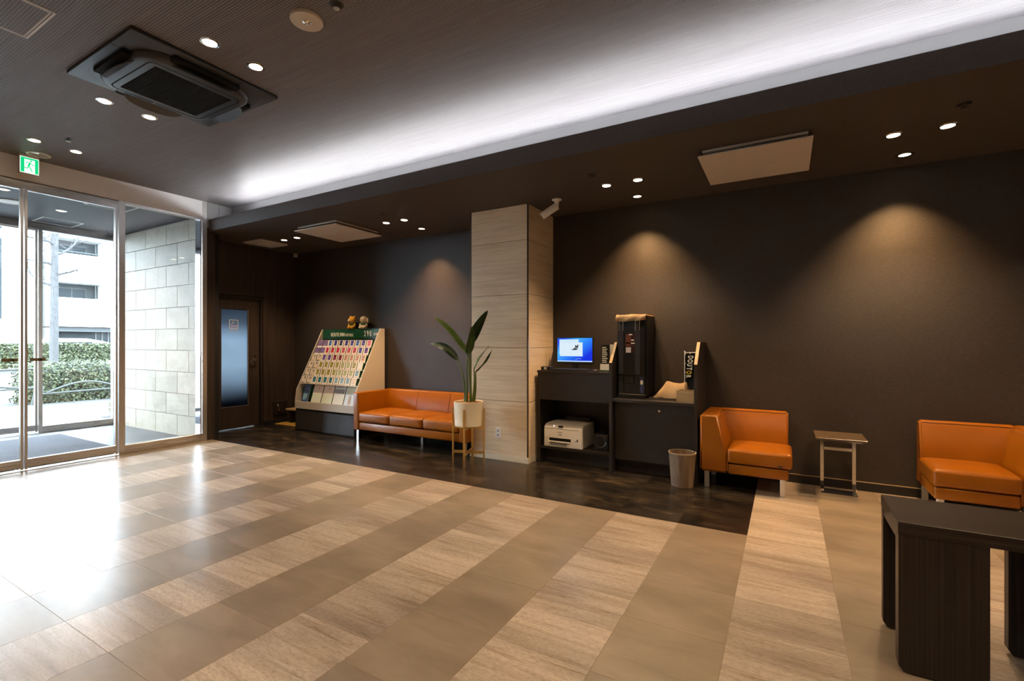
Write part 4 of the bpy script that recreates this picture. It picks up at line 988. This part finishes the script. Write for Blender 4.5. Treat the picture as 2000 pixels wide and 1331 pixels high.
# round dark speaker box
t = thing('speaker_box', 'small black box with a round front ring beside the printer', 'speaker', (-1.685, 4.9, z0))
obj('cabinet', bxx(-1.765, -1.605, 4.82, 5.02, z0, z0+.17, .006, 2), M['black'], t)
bm = lathe(B(), [(.050, -.004), (.062, -.008), (.070, -.002), (.070, .0)], 0, 0, 28); bm.transform(Matrix.Translation((-1.685, 4.82, z0+.09)) @ Matrix.Rotation(PI/2, 4, 'X') @ Matrix.Diagonal((1, 1, -1, 1))); obj('ring', bm, M['charcoal2'], t, smooth=50)
obj('knob', blob(B(), (-1.735, 4.815, z0+.018), (.007, .007, .007), seg=10), M['chrome'], t, smooth=80)
# coffee machine
c0, c1, cf, cb, z0 = -1.495, -1.205, 4.79, 5.18, .745
t = thing('coffee_machine', 'tall black coffee machine with cloth over its top on the counter', 'coffee machine', ((c0+c1)/2, (cf+cb)/2, z0))
obj('cabinet', bxx(c0+.006, c1-.004, cf+.05, cb, z0+.02, 1.585, .004, 1), M['machine'], t)
dr = obj('door', bxx(c0, c1-.012, cf, cf+.055, z0+.232, 1.578, .008, 2), M['machine'], t, smooth=40)
for a, b_ in ((c0+.012, c0+.062), (c1-.112, c1-.058)): obj('door_strip', bxx(a, b_, cf-.004, cf, z0+.24, 1.565, .002, 1), M['machine2'], dr)
for a in (c0+.016, c0+.057, c1-.108, c1-.064): obj('strip_light', bxx(a, a+.004, cf-.0055, cf-.004, 1.43, 1.555), M['chrome'], dr)
pl = obj('menu_panel', bxx(c0+.085, c0+.205, cf-.003, cf, 1.205, 1.400), mat('dark red panel', (.028, .009, .009), .35), dr)
for a, b_, zz0, zz1, m in ((.088, .138, 1.275, 1.390, mat('orange print', (.10, .028, .014), .4)), (.088, .140, 1.208, 1.262, mat('cup photo', (.45, .38, .36), .4)), (.092, .130, 1.298, 1.312, mat('label orange', (.5, .14, .04), .4))): obj('print', bxx(c0+a, c0+b_, cf-.0036, cf-.003, zz0, zz1), m, pl)
for a, b_, zz in ((.118, .152, 1.386), (.142, .172, 1.330), (.142, .178, 1.298)): obj('lettering', bxx(c0+a, c0+b_, cf-.0042, cf-.0036, zz, zz+.010), M['white'], pl)
obj('cup', lathe(B(), [(.0005, 0), (.014, 0), (.019, .012)], 0, 0, 16), M['black'], pl)
bpy.data.objects['cup'].location = Vector((c0+.112, cf-.004, 1.226))-org(pl); bpy.data.objects['cup'].rotation_euler = (.2, 0, 0); bpy.data.objects['cup'].scale = (1, .15, 1)
for a, b_ in ((.016, .046), (.205, .232)): obj('badge', bxx(c0+a, c0+b_, cf-.001, cf, z0+.252, z0+.262), M['white'], dr)
obj('dispense_bay', bxx(c0+.035, c1-.055, cf+.03, cf+.06, z0+.04, z0+.232), M['machine2'], t)
for a, b_ in ((c0+.008, c0+.055), (c1-.07, c1-.02)): obj('bay_post', bxx(a, b_, cf+.012, cf+.06, z0+.04, z0+.232), M['charcoal'], t)
obj('spout', bxx(c0+.11, c0+.165, cf+.01, cf+.05, z0+.15, z0+.232, .006, 2), M['black'], t)
st = obj('sticker', bxx(c1-.058, c1-.032, cf+.0105, cf+.012, z0+.06, z0+.215), mat('blue sticker', (.04, .06, .2), .4), t)
obj('sticker_label', bxx(c1-.058, c1-.032, cf+.0098, cf+.0105, z0+.145, z0+.185), M['paper'], st)
obj('drip_tray', bxx(c0+.004, c1-.008, cf-.008, cf+.07, z0, z0+.042, .004, 2), M['black'], t)
obj('tray_rim', bxx(c0+.006, c1-.012, cf-.009, cf-.006, z0+.042, z0+.047), M['chrome'], t)
# cloth on top, folded over the front
def gridcloth(fn, nu, nv, m, name, label):
    bm = B(); V = [[bm.verts.new(fn(i/nu, j/nv)) for j in range(nv+1)] for i in range(nu+1)]
    for i in range(nu):
        for j in range(nv): bm.faces.new((V[i][j], V[i+1][j], V[i+1][j+1], V[i][j+1]))
    bmesh.ops.solidify(bm, geom=bm.faces[:], thickness=.003); bmesh.ops.recalc_face_normals(bm, faces=bm.faces)
    o = obj(name, bm, m, smooth=60); return tag(o, label, 'cloth')
def topcloth(u, v):
    x = c0-.006+(c1-c0+.008)*u
    if v < .68: y = cb-.01-(cb-cf-.0)*v/.68; z = 1.593+.003*math.sin(9*u+4*v)*(v/.68)
    else:
        w = (v-.68)/.32; drop = (.066+.014*math.sin(3.1*u)-.014*u)*w
        y = cf-.012-.010*math.sin(PI*w)-.006*math.sin(14*u+3*w)*w; z = 1.597-drop-.004*math.sin(9*u)*w
        x += -.012*(u < .5)*w*(1-2*u)
    return (x, y, z)
gridcloth(topcloth, 30, 34, M['cloth'], 'cover_cloth', 'tan cloth folded over the top of the coffee machine')
# tray with folded cloth
t = thing('serving_tray', 'black tray with a pale rim on the coffee counter', 'tray', (-1.0, 4.93, .745))
bm = bxx(-1.175, -.85, 4.80, 5.08, .746, .752); obj('base', bm, M['black'], t)
bm = B()
for a in ((-1.18, -.845, 4.795, 4.803), (-1.18, -.845, 5.077, 5.085), (-1.18, -1.172, 4.803, 5.077), (-.853, -.845, 4.803, 5.077)): box(bm, *a, .746, .766)
obj('rim', bm, M['alu'], t)
def heap(u, v):
    x = -1.165+.325*u; y = 5.06-.185*v
    pr = min(1, u/.36)**.9*(1-.10*max(0, u-.4)/.6)*(1-max(0, (u-.93)/.07)**2*.5)
    h = .150*pr*(math.sin(PI*min(1, v*.80+.20))**.40)+.006*math.sin(13*u+5*v)*pr+.006*math.sin(9*v-7*u)*pr-.030*math.exp(-((u-.55)/.12)**2)*max(0, v-.55)+.022*max(0, u-.3)*math.sin(PI*min(1, v+.2))**.5
    return (x, y+.02*math.sin(6*u)*v, .757+max(0, h))
gridcloth(heap, 34, 26, M['cloth'], 'folded_cloth', 'crumpled tan cloth heaped on the tray beside the coffee machine')
# small wooden box and banner
t = thing('wooden_box', 'small brown wooden box at the right end of the coffee counter', 'box', (-.82, 4.80, .745))
w = .008; bm = bxx(-.902, -.734, 4.735, 4.735+w, .745, .855); box(bm, -.902, -.734, 4.865-w, 4.865, .745, .855); box(bm, -.902, -.902+w, 4.735+w, 4.865-w, .745, .855); box(bm, -.734-w, -.734, 4.735+w, 4.865-w, .745, .855)
obj('walls', bm, M['boxwood'], t); obj('bottom', bxx(-.894, -.742, 4.743, 4.857, .745, .752), M['boxwood'], t)
t = thing('table_banner', 'black mini banner flag with vertical white lettering standing in the wooden box', 'banner', (-.832, 4.80, .752))
bp = B(); tube(bp, [(-.838, 4.80, .752), (-.838, 4.80, 1.222)], .0035, 8); obj('pole', bp, M['white'], t, smooth=60)
bp = B(); tube(bp, [(-.843, 4.80, 1.214), (-.738, 4.80, 1.214)], .003, 8); obj('crossbar', bp, M['white'], t, smooth=60)
obj('finial', blob(B(), (-.838, 4.80, 1.224), (.006, .006, .006), seg=10), M['white'], t, smooth=80)
bm = B(); N_ = 16; V = []
for i in range(9):
    for j in range(N_+1):
        u, v = i/8, j/N_; V.append(bm.verts.new((-.834+.094*u-.016*v*u*1.2, 4.800+.006*math.sin(5*v+2*u)*v, 1.205-(.235+.03*(1-u))*v)))
for i in range(8):
    for j in range(N_): bm.faces.new((V[i*(N_+1)+j], V[(i+1)*(N_+1)+j], V[(i+1)*(N_+1)+j+1], V[i*(N_+1)+j+1]))
bmesh.ops.solidify(bm, geom=bm.faces[:], thickness=.001)
fl = obj('flag', bm, M['blackm'], t, smooth=60)
for k, ch in enumerate('DOUTOR'):
    zz = 1.170-.0365*k; xx = -.785-.004*k
    Mx = Matrix.Translation((xx, 4.790, zz)) @ Matrix.Rotation(-PI/2, 4, 'Y') @ FRONT if False else Matrix.Translation((xx, 4.790, zz)) @ Matrix.Rotation(PI/2, 4, 'Y') @ FRONT
    obj('letter', text_bm(ch, .064, Mx, sx=.62, bold=.0022), mat('yellow letter', (.62, .42, .02), .5) if k == 4 else M['letter'], fl)
for a, b_ in ((-.832, 1.20), (-.790, 1.205), (-.834, 1.11), (-.834, 1.02)): obj('tab', blob(B(), (a, 4.80, b_), (.006, .004, .006), seg=8), M['white'], t, smooth=80)
obj('lower_cloth', prism(B(), [(-.832, .97), (-.752, 1.0), (-.742, .862), (-.80, .858)], 'y', 4.803, 4.805), M['blackm'], t)

# waste bin
bx_, by_ = -.822, 4.585
t = thing('waste_bin', 'round walnut veneer waste bin on the dark tiles beside the armchair', 'bin', (bx_, by_, 0))
obj('body', lathe(B(), [(.0005, .004), (.096, .004), (.098, .0), (.1185, .300), (.1215, .302), (.1165, .302), (.093, .012), (.0005, .012)], bx_, by_, 48), M['binwood'], t, smooth=40)
obj('rim', lathe(B(), [(.1155, .300), (.1155, .3055), (.1225, .3055), (.1225, .298)], bx_, by_, 48), M['lightwood'], t, smooth=40)

# ================================================================== OUTSIDE
ground = struct('floor.002', bxx(-60, -10.5, -40, 60, -.3, -.03), M['asphalt'])
pv = tag(obj('sidewalk', bxx(-13.95, -10.5, -30, 40, -.03, -.0045), M['pave']), 'pale paved sidewalk outside the glass doors', 'sidewalk')
me_p = tile_mesh('paving_slab', 1.13, .58, M['pave'], top=0, th=.004)
for i in range(3):
    for j in range(14):
        o = bpy.data.objects.new('paving_slab', me_p); COL.objects.link(o); o.parent = pv; o.location = (-11.08-1.15*i, -.2+.6*j, 0)
kb_ = tag(obj('curb_line', bxx(-11.9, -11.75, -10, 20, .0, .006), M['road_white']), 'pale kerb line crossing the sidewalk outside', 'kerb')
for k in range(6):
    x = -17.2-2.1*k
    tag(obj('crosswalk_stripe', bxx(x-.55, x+.55, 3.0, 7.6, -.03, -.024), M['road_white']), 'white crosswalk stripe on the road left of the near hedge, number %s from the sidewalk' % ordn[k], 'road marking', 'crosswalk stripes')
def hedge(name, x0, x1, y0, y1, h, n, ls, label, z0=-.03):
    t = thing(name, label, 'hedge', ((x0+x1)/2, (y0+y1)/2, z0))
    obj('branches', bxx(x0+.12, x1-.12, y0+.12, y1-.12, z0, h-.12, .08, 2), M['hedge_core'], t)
    bm = B()
    for k in range(n):
        f = random.random()
        if f < .48: p = Vector((x1, random.uniform(y0, y1), random.uniform(z0, h))); nrm = Vector((1, 0, .3))
        elif f < .86: p = Vector((random.uniform(x0, x1), random.uniform(y0, y1), h)); nrm = Vector((.2, 0, 1))
        else: p = Vector((random.uniform(x0, x1), random.choice((y0, y1)), random.uniform(z0, h))); nrm = Vector((0, -1, .3))
        p += Vector((random.gauss(0, .05), random.gauss(0, .05), random.gauss(0, .04)))
        d = (nrm+Vector((random.gauss(0, .6), random.gauss(0, .6), random.gauss(0, .6)))).normalized()
        a = d.orthogonal().normalized(); b_ = d.cross(a); th = random.uniform(0, 6.28)
        a, b_ = a*math.cos(th)+b_*math.sin(th), b_*math.cos(th)-a*math.sin(th); s = ls*random.uniform(.7, 1.3)
        bm.faces.new([bm.verts.new(p+a*s*u+b_*s*.5*w+d*s*q) for u, w, q in ((-1, 0, 0), (0, -1, .12), (1, 0, 0), (0, 1, .12))])
    obj('foliage', bm, M['hedge_l'], t, stuff=True)
    return t
hedge('hedge', -15.0, -14.0, 3.75, 8.0, .80, 15000, .032, 'near green clipped hedge beyond the sidewalk railing')
hedge('hedge', -34.5, -33.2, 5.0, 17.0, 1.22, 16000, .075, 'far green clipped hedge across the road below the white building')
# railing of bent pipe in front of the near hedge
t = thing('pipe_railing', 'low pipe railing with curved arches in front of the near hedge', 'railing', (-13.8, 5, 0))
X = -13.8
def rail(pts, r=.022, nm='rail'):
    bm = B(); tube(bm, pts, r, 8); obj(nm, bm, M['pipe'], t, smooth=60)
rail([(X, 3.86, .22), (X, 7.5, .30)]); rail([(X, 1.5, .33), (X, 3.74, .36)]); rail([(X, 1.5, .72), (X, 3.74, .77)])
rail([(X, 3.95+1.35*k/14, .24+.20*math.sin(PI*k/14)) for k in range(15)], nm='arch'); rail([(X, 5.6+1.35*k/14, .26+.20*math.sin(PI*k/14)) for k in range(15)], nm='arch')
rail([(X, 2.3+1.4*k/14, .72-.36*math.sin(PI*.5+PI*.5*k/14)*0-.35*math.sin(PI*.5*k/14)) for k in range(15)], nm='arch')
for y in (3.76, 3.86): rail([(X, y-.04, 0), (X, y, .22), (X, y+.02, .36), (X, 3.81, .42)], .026, 'post')
rail([(X, 7.4, 0), (X, 7.4, .3)], .026, 'post'); rail([(X, 1.6, 0), (X, 1.6, .72)], .026, 'post')
# dry ornamental grass
t = thing('ornamental_grass', 'small tuft of yellow green grass by the right edge of the outer door', 'plant', (-10.6, 4.05, 0))
bm = B()
for k in range(260):
    a = random.uniform(0, 6.28); r = random.uniform(0, .16); l = random.uniform(.15, .34); p = Vector((-10.6+r*math.cos(a), 4.05+r*math.sin(a), .001)); o_ = Vector((math.cos(a), math.sin(a), 0))*l*.55
    s = Vector((-math.sin(a), math.cos(a), 0))*.006; q = p+o_*.4+Vector((0, 0, l*.75)); e = p+o_+Vector((0, 0, l*.85))
    v = [bm.verts.new(c) for c in (p-s, p+s, q+s*.7, q-s*.7, e)]; bm.faces.new(v[:4]); bm.faces.new((v[3], v[2], v[4]))
obj('blades', bm, M['grass'], t, stuff=True)
# bare pollarded tree
def tree(x, y, h, r, seed, label):
    rnd = random.Random(seed)
    t = thing('bare_tree', label, 'tree', (x, y, -.03))
    bm = B(); tube(bm, [(x, y, -.03), (x+.05, y, h*.3), (x-.03, y+.05, h*.6), (x, y, h)], [r, r*.85, r*.7, r*.45], 12); obj('trunk', bm, M['bark'], t, smooth=60)
    tw = B()
    for k in range(15):
        z = h*(.36+.6*k/14); a = rnd.uniform(-.9, .9)+(PI/2 if k % 2 else -PI/2); l = rnd.uniform(1.0, 2.2)
        d = Vector((math.cos(a)*.8, math.sin(a), .45)).normalized(); p = Vector((x, y, z)); pts = [p]
        for s in range(5): pts.append(pts[-1]+d*l/5); d = (d+Vector((rnd.gauss(0, .22), rnd.gauss(0, .22), rnd.gauss(.08, .2)))).normalized()
        bm = B(); tube(bm, pts, [r*.38, r*.34, r*.30, r*.24, r*.22, r*.12], 7); blob(bm, pts[-1], (r*.36, r*.36, r*.36), seg=8); obj('branch', bm, M['bark'], t, smooth=60)
        for s in range(11):
            q = pts[rnd.choice((2, 3, 4, 5, 5, 5))]; d2 = Vector((rnd.gauss(0, .6), rnd.gauss(0, .8), rnd.uniform(-.1, 1))).normalized(); ln = rnd.uniform(.4, 1.2); d3 = (d2+Vector((rnd.gauss(0, .3), rnd.gauss(0, .3), .2))).normalized()
            tube(tw, [q, q+d2*ln*.5, q+d2*ln*.5+d3*ln*.5], [.014, .010, .004], 4)
    obj('twigs', tw, M['bark'], t, stuff=True)
tree(-27.5, 8.1, 10.5, .16, 3, 'bare knobbly tree rising behind the outer glass door frame')
tree(-29.5, 12.6, 11.5, .20, 11, 'bare tree with thin twigs in front of the white apartment balconies')
# white car beyond the far hedge
t = thing('car', 'white car parked beyond the far hedge', 'car', (-36.5, 11.6, -.03))
def carp(pts, x0, x1): return prism(B(), pts, 'x', x0, x1)
bm = carp([(9.4, .25), (9.4, .80), (9.6, .95), (13.4, .95), (14.0, .80), (14.1, .25)], -37.3, -35.6); bmesh.ops.bevel(bm, geom=bm.edges[:], offset=.08, segments=3, affect='EDGES'); obj('body', bm, M['carwhite'], t, smooth=60)
bm = carp([(9.5, .93), (9.9, 1.46), (10.6, 1.60), (12.0, 1.60), (12.9, 1.42), (13.9, .93)], -37.2, -35.7); bmesh.ops.bevel(bm, geom=bm.edges[:], offset=.10, segments=3, affect='EDGES'); obj('roof', bm, M['carwhite'], t, smooth=60)
obj('side_window', prism(B(), [(10.0, 1.0), (10.15, 1.38), (12.2, 1.40), (12.9, 1.0)], 'x', -35.70, -35.69), M['win_glass'], t)
for y in (10.3, 13.1):
    bm = lathe(B(), [(.0005, -.1), (.22, -.1), (.32, -.08), (.32, .1), (.0005, .1)], 0, 0, 24); bm.transform(Matrix.Translation((-35.72, y, .29)) @ Matrix.Rotation(PI/2, 4, 'Y')); obj('wheel', bm, M['tyre'], t, smooth=40)
    bm = lathe(B(), [(.0005, -.1), (.22, -.1), (.32, -.08), (.32, .1), (.0005, .1)], 0, 0, 24); bm.transform(Matrix.Translation((-37.18, y, .29)) @ Matrix.Rotation(PI/2, 4, 'Y')); obj('wheel', bm, M['tyre'], t, smooth=40)
# apartment building with balconies
t = thing('apartment_building', 'white apartment building with stacked balconies seen through the glass doors', 'building', (-44, 14, -.03))
XF = -40.0
obj('wall', bxx(-52, XF-1.5, 11.62, 30, -.03, 14.3), M['facade'], t)
obj('end_wall', bxx(XF-1.5, XF, 14.36, 15.1, 2.4, 14.3), M['facade'], t); obj('end_wall', bxx(XF-1.5, XF-.6, 11.62, 11.8, 2.4, 14.3), M['facade'], t)
obj('ground_wall', bxx(XF-1.4, XF-.3, 11.62, 12.07, -.03, 2.3), M['facade'], t)
obj('garage_shutter', bxx(XF-1.2, XF-.9, 12.07, 14.1, -.03, 2.1), M['garage'], t); obj('garage_beam', bxx(XF-1.3, XF-.2, 12.07, 30, 2.08, 2.36), M['facade_g'], t)
obj('entrance_glass', bxx(XF-1.2, XF-.9, 14.1, 16.5, -.03, 2.1), M['win_glass'], t)
for k in range(6): obj('mullion', bxx(XF-.9, XF-.85, 14.15+.35*k, 14.22+.35*k, -.03, 2.1), M['win_frame'], t)
for f in range(4):
    zb_ = 2.40+2.85*f
    obj('parapet', bxx(XF-.12, XF, 11.64, 14.36, zb_, zb_+1.86 if f == 0 else zb_+1.86), M['facade'], t)
    obj('balcony_slab', bxx(XF-1.5, XF+.03, 11.64, 14.36, zb_+.38-.35, zb_+.38), M['facade'], t)
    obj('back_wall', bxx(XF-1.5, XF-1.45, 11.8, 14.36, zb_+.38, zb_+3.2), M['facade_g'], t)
    w = obj('window', bxx(XF-1.45, XF-1.40, 12.35, 13.85, zb_+.5, zb_+2.62), M['win_frame'], t)
    for a in (12.40, 13.13): obj('pane', bxx(XF-1.40, XF-1.38, a, a+.67, zb_+.55, zb_+2.56), M['win_glass'], w)
    bm = blob(B(), (XF-1.38, 13.55, zb_+2.95), (.06, .14, .14)); obj('vent_cap', bm, M['garage'], t, smooth=60)
    bm = B(); tube(bm, [(XF-1.0, 14.28, zb_+.4), (XF-1.0, 14.28, zb_+2.85)], .05, 8); obj('drain_pipe', bm, M['facade_g'], t)
    if f: obj('hand_rail', bxx(XF-.10, XF-.02, 11.64, 14.36, zb_+1.98, zb_+2.03), M['facade_g'], t)
    obj('parapet', bxx(XF-.12, XF, 15.1, 19, zb_, zb_+1.86), M['facade'], t); obj('balcony_slab', bxx(XF-1.5, XF+.03, 15.1, 19, zb_+.03, zb_+.38), M['facade'], t)
    w = obj('window', bxx(XF-1.45, XF-1.40, 15.6, 17.4, zb_+.5, zb_+2.62), M['win_frame'], t); obj('pane', bxx(XF-1.40, XF-1.38, 15.66, 17.34, zb_+.55, zb_+2.56), M['win_glass'], w)
# brick building at left
t = thing('brick_building', 'pale brick building at the left edge behind the bare tree', 'building', (-44, 8, -.03))
obj('wall', bxx(-50, -40.06, 2, 11.1, -.03, 14), M['mortar'], t)
bm = B()
for r in range(70):
    z = .05+.20*r
    for c in range(14):
        y = 9.62+.21*c-(.105 if r % 2 else 0)*0
        if y < 10.95: box(bm, -40.06, -40.0, y, y+.19, z, z+.18)
obj('brick_facing', bm, M['brickf'], t, stuff=True)
for k in range(3):
    w = obj('window', bxx(-40.06, -40.02, 8.1, 9.5, 2.7+5.3*k, 7.6+5.3*k), M['win_frame'], t)
    for j in range(2):
        obj('pane', bxx(-40.02, -40.0, 8.15+.68*j, 8.78+.68*j, 2.78+5.3*k, 7.5+5.3*k), M['win_glass'], w)
t = thing('white_fence', 'white panel fence below the pale brick building at far left', 'fence', (-38.5, 8.2, -.03))
for k in range(10): obj('panel', bxx(-38.55, -38.5, 5.0+.5*k, 5.48+.5*k, -.03, 2.6), M['facade'], t)
